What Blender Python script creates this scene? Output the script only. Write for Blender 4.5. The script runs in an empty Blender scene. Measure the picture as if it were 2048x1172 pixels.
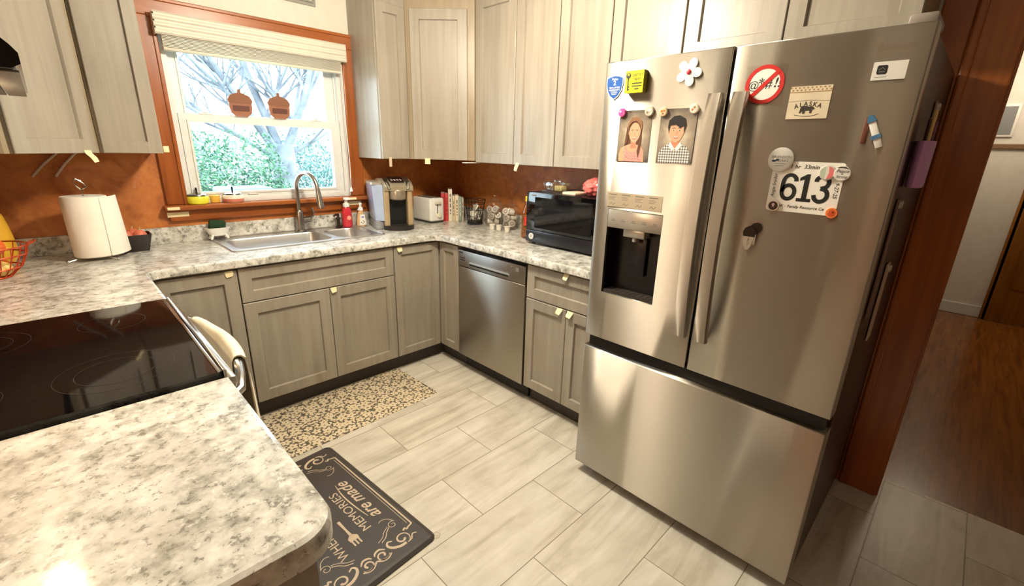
import bpy, bmesh, math, random
from mathutils import Vector, Matrix, geometry
random.seed(7)
S = bpy.context.scene
COL = S.collection
PI = math.pi

# ------------------------------------------------------------------ materials
def lin(c):
    return tuple(((x/255)/12.92 if x/255 <= .04045 else ((x/255+.055)/1.055)**2.4) for x in c) + (1,)
_M = {}
class NT:
    def __init__(s, name):
        s.m = bpy.data.materials.new(name); s.m.use_nodes = True
        s.t = s.m.node_tree; s.b = s.t.nodes['Principled BSDF']; s.out = s.t.nodes['Material Output']
    def n(s, typ, **kw):
        x = s.t.nodes.new(typ)
        for k, v in kw.items():
            if k.startswith('i_'):
                k = k[2:]; x.inputs[int(k) if k.isdigit() else k.replace('_', ' ')].default_value = v
            else: setattr(x, k, v)
        return x
    def l(s, a, b): s.t.links.new(a, b)
    def pos(s, scale=(1, 1, 1), obj=False, rot=(0, 0, 0)):
        src = s.n('ShaderNodeTexCoord').outputs['Object'] if obj else s.n('ShaderNodeNewGeometry').outputs['Position']
        mp = s.n('ShaderNodeMapping'); mp.inputs['Scale'].default_value = scale; mp.inputs['Rotation'].default_value = rot
        s.l(src, mp.inputs['Vector']); return mp.outputs['Vector']
    def noise(s, vec, scale=1, detail=4, rough=.55, dist=0):
        x = s.n('ShaderNodeTexNoise'); x.inputs['Scale'].default_value = scale; x.inputs['Detail'].default_value = detail
        x.inputs['Roughness'].default_value = rough; x.inputs['Distortion'].default_value = dist
        s.l(vec, x.inputs['Vector']); return x.outputs['Fac']
    def ramp(s, fac, stops):
        x = s.n('ShaderNodeValToRGB'); e = x.color_ramp.elements
        while len(e) < len(stops): e.new(.5)
        for i, (p, c) in enumerate(stops):
            e[i].position = p; e[i].color = lin(c) if len(c) == 3 else c
        s.l(fac, x.inputs['Fac']); return x.outputs['Color']
    def mix(s, fac, a, b):
        x = s.n('ShaderNodeMix', data_type='RGBA')
        for v, i in ((fac, 0), (a, 6), (b, 7)):
            if isinstance(v, (int, float)): x.inputs[i].default_value = v
            elif isinstance(v, tuple): x.inputs[i].default_value = lin(v) if len(v) == 3 else v
            else: s.l(v, x.inputs[i])
        return x.outputs[2]
    def math(s, op, a, b=None, c=None):
        x = s.n('ShaderNodeMath', operation=op)
        for i, v in enumerate((a, b, c)):
            if v is None: continue
            if isinstance(v, (int, float)): x.inputs[i].default_value = v
            else: s.l(v, x.inputs[i])
        return x.outputs[0]
    def bump(s, h, st=.2, d=.01):
        x = s.n('ShaderNodeBump'); x.inputs['Strength'].default_value = st; x.inputs['Distance'].default_value = d
        s.l(h, x.inputs['Height']); s.l(x.outputs['Normal'], s.b.inputs['Normal'])
    def set(s, col=None, rough=.5, metal=0, spec=None, coat=0):
        if col is not None:
            if isinstance(col, tuple): s.b.inputs['Base Color'].default_value = lin(col)
            else: s.l(col, s.b.inputs['Base Color'])
        s.b.inputs['Roughness'].default_value = rough; s.b.inputs['Metallic'].default_value = metal
        if spec is not None: s.b.inputs['Specular IOR Level'].default_value = spec
        if coat: s.b.inputs['Coat Weight'].default_value = coat; s.b.inputs['Coat Roughness'].default_value = .08
        return s.m

def plain(c, rough=.5, metal=0, spec=None, coat=0):
    k = ('p', c, rough, metal, spec, coat)
    if k not in _M:
        t = NT('plain_%02x%02x%02x_%d' % (*c, int(rough*100)))
        # a little tonal variation so that no surface is perfectly flat
        f = t.noise(t.pos((1, 1, 1)), 14, 3)
        cc = t.mix(f, tuple(max(0, int(x*.95)) for x in c), tuple(min(255, int(x*1.04)) for x in c))
        _M[k] = t.set(cc, rough, metal, spec, coat)
    return _M[k]

def wood_stain(name, dark, mid, light, axis='z', rough=.36, fine=1.0):
    if name in _M: return _M[name]
    t = NT(name)
    sc = {'z': (26, 26, 1.3), 'x': (1.3, 26, 26), 'y': (26, 1.3, 26)}[axis]
    v = t.pos(tuple(a*fine for a in sc))
    f1 = t.noise(v, 1.0, 6, .62, .6)
    sc2 = {'z': (5, 5, 1.6), 'x': (1.6, 5, 5), 'y': (5, 1.6, 5)}[axis]
    f2 = t.noise(t.pos(sc2), 1.0, 3, .5)
    m = t.math('ADD', t.math('MULTIPLY', f1, .55), t.math('MULTIPLY', f2, .45))
    c = t.ramp(m, [(.33, dark), (.5, mid), (.68, light)])
    t.bump(f1, .05, .003)
    _M[name] = t.set(c, rough)
    return _M[name]

CAB = wood_stain('gray_stained_wood', (139, 130, 117), (153, 144, 131), (165, 157, 144))
CABF = wood_stain('warm_lit_frame_wood', (134, 118, 95), (152, 136, 112), (166, 152, 128))  # same stain as the doors, warmed to carry reflected light
TOE = plain((70, 64, 60), .6)
TRIM = wood_stain('red_brown_wood_upright', (124, 62, 22), (152, 82, 32), (174, 102, 44), 'z', .3)
TRIMX = wood_stain('red_brown_wood_level', (124, 62, 22), (152, 82, 32), (174, 102, 44), 'x', .3)
HALLWOOD = wood_stain('amber_door_wood', (110, 66, 14), (146, 92, 24), (170, 112, 38), 'z', .4)

def m_granite():
    t = NT('speckled_stone_laminate')
    p = t.pos()
    a = t.noise(p, 13, 7, .62, .1)
    b = t.noise(p, 38, 5, .6, .3)
    c = t.noise(p, 95, 4, .7)
    big = t.noise(p, 4.5, 4, .55, .4)
    m = t.math('ADD', t.math('MULTIPLY', a, .6), t.math('MULTIPLY', b, .4))
    base = t.ramp(m, [(.35, (118, 117, 110)), (.43, (160, 158, 149)), (.52, (204, 202, 195)), (.63, (230, 229, 224))])
    fl = t.ramp(t.math('MULTIPLY', b, c), [(.17, (255, 255, 255)), (.2, (0, 0, 0))])
    col = t.mix(t.math('MULTIPLY', fl, .75), base, (104, 98, 88))
    wf = t.ramp(t.noise(p, 55, 5, .65), [(.58, (0, 0, 0)), (.64, (255, 255, 255))])
    col = t.mix(t.math('MULTIPLY', wf, .6), col, (238, 236, 230))
    col = t.mix(t.math('MULTIPLY', t.ramp(big, [(.5, (0, 0, 0)), (.62, (255, 255, 255))]), .35), col, (168, 160, 147))
    t.b.inputs['Coat Weight'].default_value = .5; t.b.inputs['Coat Roughness'].default_value = .09
    return t.set(col, .38, 0, .5)
GRAN = m_granite()

def m_tile():
    t = NT('travertine_plank_tile')
    mp = t.n('ShaderNodeMapping'); mp.inputs['Location'].default_value = (1.396+.615*4, 1.68+.288*8, 0)
    t.l(t.n('ShaderNodeNewGeometry').outputs['Position'], mp.inputs['Vector'])
    br = t.n('ShaderNodeTexBrick'); br.offset = .5; br.inputs['Scale'].default_value = 1
    br.inputs['Brick Width'].default_value = .615; br.inputs['Row Height'].default_value = .288
    br.inputs['Mortar Size'].default_value = .0022; br.inputs['Mortar Smooth'].default_value = .3
    br.inputs['Color1'].default_value = (0, 0, 0, 1); br.inputs['Color2'].default_value = (1, 1, 1, 1); br.inputs['Mortar'].default_value = (.5, .5, .5, 1)
    t.l(mp.outputs['Vector'], br.inputs['Vector'])
    # every tile shifts its own veins
    sh = t.n('ShaderNodeVectorMath', operation='MULTIPLY_ADD')
    t.l(br.outputs['Color'], sh.inputs[0]); sh.inputs[1].default_value = (7, 5, 3); t.l(mp.outputs['Vector'], sh.inputs[2])
    m2 = t.n('ShaderNodeMapping'); m2.inputs['Scale'].default_value = (1.6, 11, 1); t.l(sh.outputs[0], m2.inputs['Vector'])
    f = t.noise(m2.outputs['Vector'], 1.0, 7, .6, .9)
    g = t.noise(sh.outputs[0], 5, 5, .6, .4)
    m = t.math('ADD', t.math('MULTIPLY', f, .7), t.math('MULTIPLY', g, .3))
    c = t.ramp(m, [(.34, (180, 171, 154)), (.47, (206, 199, 184)), (.6, (222, 216, 204)), (.7, (229, 225, 215))])
    c = t.mix(br.outputs['Fac'], c, (140, 130, 112))
    t.bump(t.math('SUBTRACT', 1, br.outputs['Fac']), .3, .002)
    return t.set(c, .33)
TILE = m_tile()

def m_copper_wall():
    t = NT('mottled_rust_orange_paint')
    p = t.pos()
    a = t.noise(p, 6, 7, .62, 1.4); b = t.noise(p, 28, 4, .6, .5)
    m = t.math('ADD', t.math('MULTIPLY', a, .75), t.math('MULTIPLY', b, .25))
    c = t.ramp(m, [(.32, (150, 82, 38)), (.5, (184, 110, 52)), (.66, (204, 132, 64)), (.78, (210, 154, 96))])
    d = t.noise(p, 9, 6, .7, .8)
    c = t.mix(t.math('MULTIPLY', t.ramp(d, [(.6, (0, 0, 0)), (.7, (255, 255, 255))]), .5), c, (196, 140, 112))
    t.bump(m, .25, .006)
    return t.set(c, .45)
RUST = m_copper_wall()
CREAM = plain((222, 216, 202), .7)
WHITEW = plain((226, 222, 214), .7)

def m_steel(name, col, rough, an, rot=.25):
    t = NT(name)
    tg = t.n('ShaderNodeTangent', direction_type='RADIAL', axis='Z'); t.l(tg.outputs[0], t.b.inputs['Tangent'])
    t.b.inputs['Anisotropic'].default_value = an; t.b.inputs['Anisotropic Rotation'].default_value = rot
    f = t.noise(t.pos((4, 4, 500)), 1, 3, .6)
    c = t.mix(f, tuple(int(x*.97) for x in col), col)
    t.b.inputs['Metallic'].default_value = 1; t.l(c, t.b.inputs['Base Color'])
    r = t.math('ADD', rough-.03, t.math('MULTIPLY', f, .06)); t.l(r, t.b.inputs['Roughness'])
    return t.m
STEEL = m_steel('brushed_stainless_steel', (192, 186, 176), .36, 1.0)
STEELD = m_steel('brushed_dark_steel', (170, 167, 162), .36, .95)
SINKM = m_steel('satin_sink_steel', (206, 205, 204), .34, .3, 0)
CHROME = plain((205, 203, 198), .16, 1)
NICKEL = plain((172, 168, 160), .25, 1)
BLACKG = plain((8, 8, 10), .05, 0, .5, 0)
BLACK = plain((16, 16, 18), .4)
BLACKM = plain((24, 23, 23), .6)
NAVY = plain((14, 15, 22), .3)
WHITE = plain((238, 236, 230), .35)
VINYL = plain((222, 224, 222), .4)
CREAMP = plain((238, 228, 208), .45)
BLIND = plain((212, 205, 190), .5)
GOLD = plain((204, 182, 144), .3, .5)
TAPE = plain((238, 224, 176), .6)
PAPER = plain((246, 243, 234), .7)
INK = plain((22, 24, 22), .6)
GRAYINK = plain((120, 118, 112), .7)
CHALK = plain((206, 186, 162), .7)
REDM = plain((206, 44, 40), .4)

def m_glass(name, tint=(1, 1, 1, 1), gl=.08, rough=.02, fk=.35):
    t = NT(name)
    t.t.nodes.remove(t.b)
    tr = t.n('ShaderNodeBsdfTransparent'); tr.inputs['Color'].default_value = tint
    g = t.n('ShaderNodeBsdfGlossy'); g.inputs['Roughness'].default_value = rough
    lw = t.n('ShaderNodeLayerWeight'); lw.inputs['Blend'].default_value = .35
    f = t.math('MULTIPLY_ADD', lw.outputs['Fresnel'], fk, gl)
    mx = t.n('ShaderNodeMixShader'); t.l(f, mx.inputs[0]); t.l(tr.outputs[0], mx.inputs[1]); t.l(g.outputs[0], mx.inputs[2])
    t.l(mx.outputs[0], t.out.inputs['Surface']); return t.m
PANE = m_glass('window_glass', (1, 1, 1, 1), .015)
JAR = m_glass('clear_jar_glass', (.98, .98, .97, 1), .035)
CLEARP = m_glass('clear_plastic', (.8, .84, .9, 1), .12, .1)
AMBERG = m_glass('amber_bottle_glass', (.95, .8, .6, 1), .08)
DUSTYG = m_glass('clear_sheet', (.98, .97, .96, 1), .01, .2, .08)

def m_floral():
    t = NT('floral_print_mat')
    p0 = t.pos()
    def layer(scale, petals, size, depth, loc):
        mp = t.n('ShaderNodeMapping'); mp.inputs['Scale'].default_value = (scale,)*3; mp.inputs['Location'].default_value = loc
        t.l(p0, mp.inputs['Vector'])
        flat = t.n('ShaderNodeVectorMath', operation='MULTIPLY'); t.l(mp.outputs[0], flat.inputs[0]); flat.inputs[1].default_value = (1, 1, 0)
        v = t.n('ShaderNodeTexVoronoi', voronoi_dimensions='2D'); v.inputs['Randomness'].default_value = .75; v.inputs['Scale'].default_value = 1
        t.l(flat.outputs[0], v.inputs['Vector'])
        d = t.n('ShaderNodeVectorMath', operation='SUBTRACT'); t.l(flat.outputs[0], d.inputs[0]); t.l(v.outputs['Position'], d.inputs[1])
        sx = t.n('ShaderNodeSeparateXYZ'); t.l(d.outputs[0], sx.inputs[0])
        sc = t.n('ShaderNodeSeparateColor'); t.l(v.outputs['Color'], sc.inputs[0])
        ang = t.math('ARCTAN2', sx.outputs[1], sx.outputs[0])
        ph = t.math('MULTIPLY', sc.outputs[0], 6.28)
        w = t.math('ABSOLUTE', t.math('COSINE', t.math('MULTIPLY_ADD', ang, petals/2, ph)))
        R = t.math('MULTIPLY', t.math('MULTIPLY_ADD', w, depth, 1-depth), t.math('MULTIPLY_ADD', sc.outputs[1], .25*size, size*.85))
        return t.math('LESS_THAN', v.outputs['Distance'], R), v.outputs['Distance'], sc.outputs[2]
    a, da, _ = layer(17, 5, .47, .45, (0, 0, 0))
    b, db, _ = layer(34, 2, .5, .7, (3.3, 1.7, 0))
    c, dc, _ = layer(46, 2, .45, .65, (8.1, 4.2, 0))
    core = t.math('GREATER_THAN', da, .075)
    ring = t.math('LESS_THAN', da, .64)
    leaf = t.math('MULTIPLY', t.math('MAXIMUM', b, c), t.math('GREATER_THAN', da, .5))
    m = t.math('MAXIMUM', t.math('MULTIPLY', a, core), leaf)
    col = t.mix(m, (98, 88, 72), (222, 206, 176))
    return t.set(col, .75)
FLORAL = m_floral()
CHARC = plain((66, 60, 56), .55)

def m_hallfloor():
    t = NT('dark_hall_floorboards')
    f = t.noise(t.pos((2, 30, 1)), 1, 5, .6, .4)
    return t.set(t.ramp(f, [(.3, (104, 58, 18)), (.6, (142, 86, 32))]), .22)
HALLF = m_hallfloor()

def m_leaf(name, a, b):
    t = NT(name); f = t.noise(t.pos(), 3, 4, .6)
    return t.set(t.ramp(f, [(.35, a), (.65, b)]), .6)
LEAF = m_leaf('hedge_leaf', (42, 84, 66), (82, 122, 88))
LEAF2 = m_leaf('blue_green_leaf', (60, 98, 100), (96, 132, 124))
BARK = m_leaf('pale_bark', (70, 76, 84), (108, 114, 122))
LAWN = m_leaf('winter_lawn', (120, 128, 104), (150, 154, 134))

# ------------------------------------------------------------------ mesh builder
class MB:
    def __init__(s, T=None):
        s.v = []; s.f = []; s.m = []; s.T = T
    def add(s, vs, fs, mi=0, T=None):
        o = len(s.v)
        for p in vs:
            p = Vector(p)
            if T is not None: p = T @ p
            if s.T is not None: p = s.T @ p
            s.v.append(p)
        for f in fs: s.f.append([i+o for i in f]); s.m.append(mi)
        return s
    def box(s, x0, y0, z0, x1, y1, z1, mi=0, bev=0, T=None, seg=2):
        x0, x1 = min(x0, x1), max(x0, x1); y0, y1 = min(y0, y1), max(y0, y1); z0, z1 = min(z0, z1), max(z0, z1)
        if bev <= 0:
            vs = [(x0, y0, z0), (x1, y0, z0), (x1, y1, z0), (x0, y1, z0), (x0, y0, z1), (x1, y0, z1), (x1, y1, z1), (x0, y1, z1)]
            return s.add(vs, [(0, 3, 2, 1), (4, 5, 6, 7), (0, 1, 5, 4), (1, 2, 6, 5), (2, 3, 7, 6), (3, 0, 4, 7)], mi, T)
        bm = bmesh.new(); bmesh.ops.create_cube(bm, size=1)
        for v in bm.verts: v.co = Vector(((x0+x1)/2+v.co.x*(x1-x0), (y0+y1)/2+v.co.y*(y1-y0), (z0+z1)/2+v.co.z*(z1-z0)))
        bmesh.ops.bevel(bm, geom=bm.edges[:], offset=min(bev, .49*min(x1-x0, y1-y0, z1-z0)), segments=seg, affect='EDGES', profile=.5)
        bm.verts.index_update(); s.add([v.co for v in bm.verts], [[v.index for v in f.verts] for f in bm.faces], mi, T); bm.free(); return s
    def lathe(s, prof, c=(0, 0, 0), n=24, mi=0, T=None, capb=True, capt=True, sx=1, sy=1, mod=None):
        vs = []; k = len(prof)
        for r, z in prof:
            for i in range(n):
                a = 2*PI*i/n; rr = r*(mod(a, z) if mod else 1)
                vs.append((c[0]+rr*math.cos(a)*sx, c[1]+rr*math.sin(a)*sy, c[2]+z))
        fs = [(j*n+i, j*n+(i+1) % n, (j+1)*n+(i+1) % n, (j+1)*n+i) for j in range(k-1) for i in range(n)]
        if capb: fs.append(list(range(n))[::-1])
        if capt: fs.append([(k-1)*n+i for i in range(n)])
        return s.add(vs, fs, mi, T)
    def cyl(s, p0, p1, r0, r1=None, n=16, mi=0, T=None):
        return s.tube([p0, p1], [r0, r0 if r1 is None else r1], n, mi, T)
    def tube(s, pts, r, n=10, mi=0, T=None, closed=False, flat=None):
        pts = [Vector(p) for p in pts]; K = len(pts)
        rs = r if isinstance(r, (list, tuple)) else [r]*K
        up = None; vs = []
        for i, p in enumerate(pts):
            if closed: d = pts[(i+1) % K]-pts[i-1]
            else: d = pts[min(i+1, K-1)]-pts[max(i-1, 0)]
            d.normalize()
            if up is None:
                up = Vector((0, 0, 1)) if abs(d.z) < .9 else Vector((1, 0, 0))
            a = d.cross(up); a.normalize(); up = a.cross(d); up.normalize()
            for j in range(n):
                t = 2*PI*j/n; q = flat if flat else (1, 1)
                vs.append(p+a*math.cos(t)*rs[i]*q[0]+up*math.sin(t)*rs[i]*q[1])
        fs = []
        for i in range(K if closed else K-1):
            o, q = i*n, ((i+1) % K)*n
            for j in range(n): fs.append((o+j, o+(j+1) % n, q+(j+1) % n, q+j))
        if not closed: fs += [list(range(n))[::-1], [(K-1)*n+j for j in range(n)]]
        return s.add(vs, fs, mi, T)
    def ell(s, c, r, mi=0, n=16, T=None, mod=None):
        m = max(6, n//2); vs = []; fs = []
        for i in range(m+1):
            th = PI*i/m
            for j in range(n):
                ph = 2*PI*j/n; k = mod(th, ph) if mod else 1
                vs.append((c[0]+r[0]*k*math.sin(th)*math.cos(ph), c[1]+r[1]*k*math.sin(th)*math.sin(ph), c[2]+r[2]*k*math.cos(th)))
        for i in range(m):
            for j in range(n):
                fs.append((i*n+j, (i+1)*n+j, (i+1)*n+(j+1) % n, i*n+(j+1) % n))
        return s.add(vs, fs, mi, T)
    def prism(s, poly, h0, h1, fr=None, mi=0, T=None, holes=()):
        """polygon in a frame fr=(origin, right, up); extruded along right x up from h0 to h1"""
        O, R, U = [Vector(q) for q in (fr or ((0, 0, 0), (1, 0, 0), (0, 1, 0)))]; N = R.cross(U)
        loops = [list(poly)]+[list(h) for h in holes]
        flat = [q for L in loops for q in L]
        tri = geometry.tessellate_polygon([[Vector((a, b, 0)) for a, b in L] for L in loops])
        n = len(flat); vs = [O+R*a+U*b+N*h0 for a, b in flat]+[O+R*a+U*b+N*h1 for a, b in flat]
        fs = []
        for t in tri:
            A, B, C = [flat[i] for i in t]
            cr = (B[0]-A[0])*(C[1]-A[1])-(B[1]-A[1])*(C[0]-A[0])
            t = tuple(t) if cr > 0 else tuple(t)[::-1]
            fs.append([i+n for i in t]); fs.append([i for i in t[::-1]])
        o = 0
        for L in loops:
            k = len(L)
            for i in range(k): fs.append((o+i, o+(i+1) % k, n+o+(i+1) % k, n+o+i))
            o += k
        return s.add(vs, fs, mi, T)
    def sheet(s, poly, h, fr, mi=0):
        """a flat printed shape lying at height h over the frame"""
        O, R, U = [Vector(q) for q in fr]; N = R.cross(U)
        tri = geometry.tessellate_polygon([[Vector((a, b, 0)) for a, b in poly]])
        fs = []
        for t in tri:
            A, B, C = [poly[i] for i in t]
            cr = (B[0]-A[0])*(C[1]-A[1])-(B[1]-A[1])*(C[0]-A[0])
            fs.append(tuple(t) if cr > 0 else tuple(t)[::-1])
        return s.add([O+R*a+U*b+N*h for a, b in poly], fs, mi)
    def ribbon(s, pts, w, h, fr, mi=0):
        O, R, U = [Vector(q) for q in fr]; N = R.cross(U); K = len(pts)
        ws = list(w) if isinstance(w, (list, tuple)) else [w]*K
        if 4 <= K <= 12:                                    # round off short strokes
            p2, w2 = [], []
            for i in range(K-1):
                a, b, c, d = pts[max(i-1, 0)], pts[i], pts[i+1], pts[min(i+2, K-1)]
                for q in range(4):
                    t = q/4
                    p2.append(tuple(.5*(2*b[k]+(c[k]-a[k])*t+(2*a[k]-5*b[k]+4*c[k]-d[k])*t*t+(3*b[k]-a[k]-3*c[k]+d[k])*t**3) for k in (0, 1)))
                    w2.append(ws[i]*(1-t)+ws[i+1]*t)
            pts, ws = p2+[pts[-1]], w2+[ws[-1]]; K = len(pts)
        vs = []
        for i, p in enumerate(pts):
            a = pts[max(i-1, 0)]; b = pts[min(i+1, K-1)]
            dx, dy = b[0]-a[0], b[1]-a[1]; l = math.hypot(dx, dy) or 1
            nx, ny = -dy/l*ws[i]/2, dx/l*ws[i]/2
            vs += [O+R*(p[0]+nx)+U*(p[1]+ny)+N*h, O+R*(p[0]-nx)+U*(p[1]-ny)+N*h]
        return s.add(vs, [(2*i, 2*i+1, 2*i+3, 2*i+2) for i in range(K-1)], mi)
    def text(s, txt, h, fr, x, y, size, mi=0, bold=0, shear=0, sx=1, align='CENTER', rot=0):
        vs, ps = text_shape(txt, bold, shear, align)
        O, R, U = [Vector(q) for q in fr]; N = R.cross(U); c, q = math.cos(rot), math.sin(rot); out = []
        for a, b in vs:
            a, b = a*size*sx, b*size
            out.append(O+R*(x+a*c-b*q)+U*(y+a*q+b*c)+N*h)
        return s.add(out, ps, mi)
    def build(s, name, mats, parent=None, loc=None, world=False, sharp=34, recalc=True, smooth=True):
        if not isinstance(mats, (list, tuple)): mats = [mats]
        vs = s.v
        if world and parent is not None:
            r = parent
            while r.parent: r = r.parent
            inv = Matrix.LocRotScale(r.location, r.rotation_euler, None).inverted(); vs = [inv @ v for v in vs]
        if loc is not None and parent is None: L = Vector(loc); vs = [v-L for v in vs]
        me = bpy.data.meshes.new(name); me.from_pydata([tuple(v) for v in vs], [], s.f)
        for m in mats: me.materials.append(m)
        for p, i in zip(me.polygons, s.m): p.material_index = i
        bm = bmesh.new(); bm.from_mesh(me)
        if recalc: bmesh.ops.recalc_face_normals(bm, faces=bm.faces[:])
        if smooth:
            lim = math.radians(sharp)
            for f in bm.faces: f.smooth = True
            for e in bm.edges: e.smooth = len(e.link_faces) == 2 and e.calc_face_angle(0) < lim
        bm.to_mesh(me); bm.free()
        o = bpy.data.objects.new(name, me); COL.objects.link(o)
        if parent is not None: o.parent = parent
        elif loc is not None: o.location = loc
        return o

_T = {}
def text_shape(txt, bold, shear, align):
    k = (txt, bold, shear, align)
    if k not in _T:
        cu = bpy.data.curves.new('lettering', 'FONT'); cu.body = txt; cu.size = 1; cu.offset = bold; cu.shear = shear
        cu.align_x = align; cu.align_y = 'CENTER'; cu.resolution_u = 3; cu.fill_mode = 'FRONT'
        ob = bpy.data.objects.new('lettering', cu); COL.objects.link(ob)
        bpy.context.view_layer.update()
        me = bpy.data.meshes.new_from_object(ob.evaluated_get(bpy.context.evaluated_depsgraph_get()))
        _T[k] = ([(v.co.x, v.co.y) for v in me.vertices], [list(p.vertices) for p in me.polygons])
        bpy.data.objects.remove(ob); bpy.data.curves.remove(cu); bpy.data.meshes.remove(me)
    return _T[k]

# ------------------------------------------------------------------ tags
def tag(o, label, cat=None, group=None, kind=None):
    o['label'] = label
    if cat: o['category'] = cat
    if group: o['group'] = group
    if kind: o['kind'] = kind
    return o
def thing(name, label, cat, loc=(0, 0, 0), rz=0, group=None, kind=None):
    o = bpy.data.objects.new(name, None); COL.objects.link(o); o.empty_display_size = .05
    o.location = loc; o.rotation_euler = (0, 0, rz)
    return tag(o, label, cat, group, kind)
def plab(o, label): o['label'] = label; return o
def circ(r, n=28, cx=0, cy=0, sy=1): return [(cx+r*math.cos(2*PI*i/n), cy+r*sy*math.sin(2*PI*i/n)) for i in range(n)]
def rrect(x0, y0, x1, y1, r, n=5):
    out = []
    for cx, cy, a in ((x1-r, y1-r, 0), (x0+r, y1-r, 90), (x0+r, y0+r, 180), (x1-r, y0+r, 270)):
        for i in range(n+1):
            t = math.radians(a+90*i/n); out.append((cx+r*math.cos(t), cy+r*math.sin(t)))
    return out
def offset_poly(P, d):
    n = len(P); out = []
    for i in range(n):
        a, b, c = Vector(P[i-1]), Vector(P[i]), Vector(P[(i+1) % n])
        e1 = (b-a).normalized(); e2 = (c-b).normalized()
        n1 = Vector((-e1.y, e1.x)); n2 = Vector((-e2.y, e2.x)); m = n1+n2
        l = m.length
        m = m/l if l > 1e-6 else n1
        k = d/max(.3, m.dot(n1)); q = b+m*k; out.append((q.x, q.y))
    return out
def slab(mb, P, z0, z1, r=.008, holes=(), mi=0):
    """worktop slab from a counter-clockwise outline, with an eased edge"""
    prof = [(0, z0+.004), (0, z1-r), (r*.3, z1-r*.3), (r, z1)]
    loops = [offset_poly(P, .004)]+[offset_poly(P, d) if d else list(P) for d, z in prof]
    zs = [z0]+[z for d, z in prof]; n = len(P)
    vs = [(a, b, z) for L, z in zip(loops, zs) for a, b in L]; fs = []
    for j in range(len(loops)-1):
        for i in range(n): fs.append((j*n+i, j*n+(i+1) % n, (j+1)*n+(i+1) % n, (j+1)*n+i))
    mb.add(vs, fs, mi)
    for L, z, flip in ((loops[-1], z1, 0), (loops[0], z0, 1)):
        LL = [L]+[list(h) for h in holes]; fl = [q for l in LL for q in l]
        tri = geometry.tessellate_polygon([[Vector((a, b, 0)) for a, b in l] for l in LL])
        f2 = []
        for t in tri:
            A, B, C = [fl[i] for i in t]; cr = (B[0]-A[0])*(C[1]-A[1])-(B[1]-A[1])*(C[0]-A[0])
            t = tuple(t) if (cr > 0) != bool(flip) else tuple(t)[::-1]; f2.append(t)
        mb.add([(a, b, z) for a, b in fl], f2, mi)
    for h in holes:
        k = len(h); mb.add([(a, b, z0) for a, b in h]+[(a, b, z1) for a, b in h], [(i, (i+1) % k, k+(i+1) % k, k+i) for i in range(k)], mi)

def shaker(mb, O, R, U, w, h, st=.058, th=.02, rec=.0125, mi=0):
    """a framed door with a recessed flat panel; O = lower left of its back, R right, U up, front along R x U"""
    O, R, U = Vector(O), Vector(R), Vector(U); N = R.cross(U)
    def rect(i, d): return [O+R*a+U*b+N*d for a, b in ((i, i), (w-i, i), (w-i, h-i), (i, h-i))]
    rings = [rect(0, 0), rect(0, th-.0025), rect(.0025, th), rect(st, th), rect(st+.0025, th-.004), rect(st+.004, th-rec)]
    vs = [p for r in rings for p in r]; fs = [(3, 2, 1, 0)]
    for j in range(len(rings)-1):
        for i in range(4): fs.append((4*j+i, 4*j+(i+1) % 4, 4*j+4+(i+1) % 4, 4*j+4+i))
    k = 4*(len(rings)-1); fs.append((k, k+1, k+2, k+3))
    mb.add(vs, fs, mi)

def tape_tab(parent, p, R, N, w=.022, drop=.03, out=.018):
    """a folded tab of pale masking tape stuck on a door as a pull"""
    p, R, N = Vector(p), Vector(R), Vector(N); Z = Vector((0, 0, 1)); mb = MB()
    rows = [p+N*.0012, p+N*.004-Z*drop*.25, p+N*out*.7-Z*drop*.6, p+N*out-Z*drop]
    vs = []
    for i, q in enumerate(rows):
        ww = w*(1 if i < 2 else (.95 if i == 2 else .7)); vs += [q-R*ww/2, q+R*ww/2+Z*(.004 if i == 3 else 0)]
    n = len(vs); vs += [v-N*.001 for v in vs]
    fs = []
    for i in range(3): a = 2*i; fs += [(a, a+1, a+3, a+2), (n+a+2, n+a+3, n+a+1, n+a), (a, a+2, n+a+2, n+a), (a+1, n+a+1, n+a+3, a+3)]
    fs += [(0, n, n+1, 1), (6, 7, n+7, n+6)]
    mb.add(vs, fs); return plab(mb.build('tape_tab', TAPE, parent, world=True), 'pale yellow masking tape tab')

# ------------------------------------------------------------------ room shell
def struct(name, mb, mats, label): return tag(mb.build(name, mats, sharp=20), label, None, None, 'structure')
WX0, WX1, WZ0, WZ1 = -1.905, -.915, 1.105, 2.06      # opening for the window
mb = MB()
def wallbox(x0, x1, z0, z1):
    zs = sorted({z0, z1, *([1.5] if z0 < 1.5 < z1 else [])})
    for a, b in zip(zs, zs[1:]): mb.box(x0, 0, a, x1, .14, b, 0 if b <= 1.5 else 1)
wallbox(-2.983, WX0, 0, 2.44); wallbox(WX1, .14, 0, 2.44); wallbox(WX0, WX1, 0, WZ0); wallbox(WX0, WX1, WZ1, 2.44)
struct('wall_north', mb, [RUST, CREAM], 'wall with the kitchen window, rust orange below and cream above')
mb = MB()
for y0, y1, z0, z1 in ((0, -3.1, 0, 2.44), (-3.1, -4.05, 2.06, 2.44), (-4.05, -5.14, 0, 2.44)):
    zs = sorted({z0, z1, *([1.5] if z0 < 1.5 < z1 else [])})
    for a, b in zip(zs, zs[1:]): mb.box(0, y1, a, .14, y0, b, 0 if (b <= 1.5 and y0 > -3) else 1)
struct('wall_east', mb, [RUST, CREAM], 'wall behind the dishwasher and refrigerator with a doorway to the hall')
mb = MB(); mb.box(-2.983, -5.14, 0, -2.843, 0, 1.5, 0); mb.box(-2.983, -5.14, 1.5, -2.843, 0, 2.44, 1)
struct('wall_west', mb, [RUST, CREAM], 'wall behind the cooktop, rust orange below and cream above')
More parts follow.
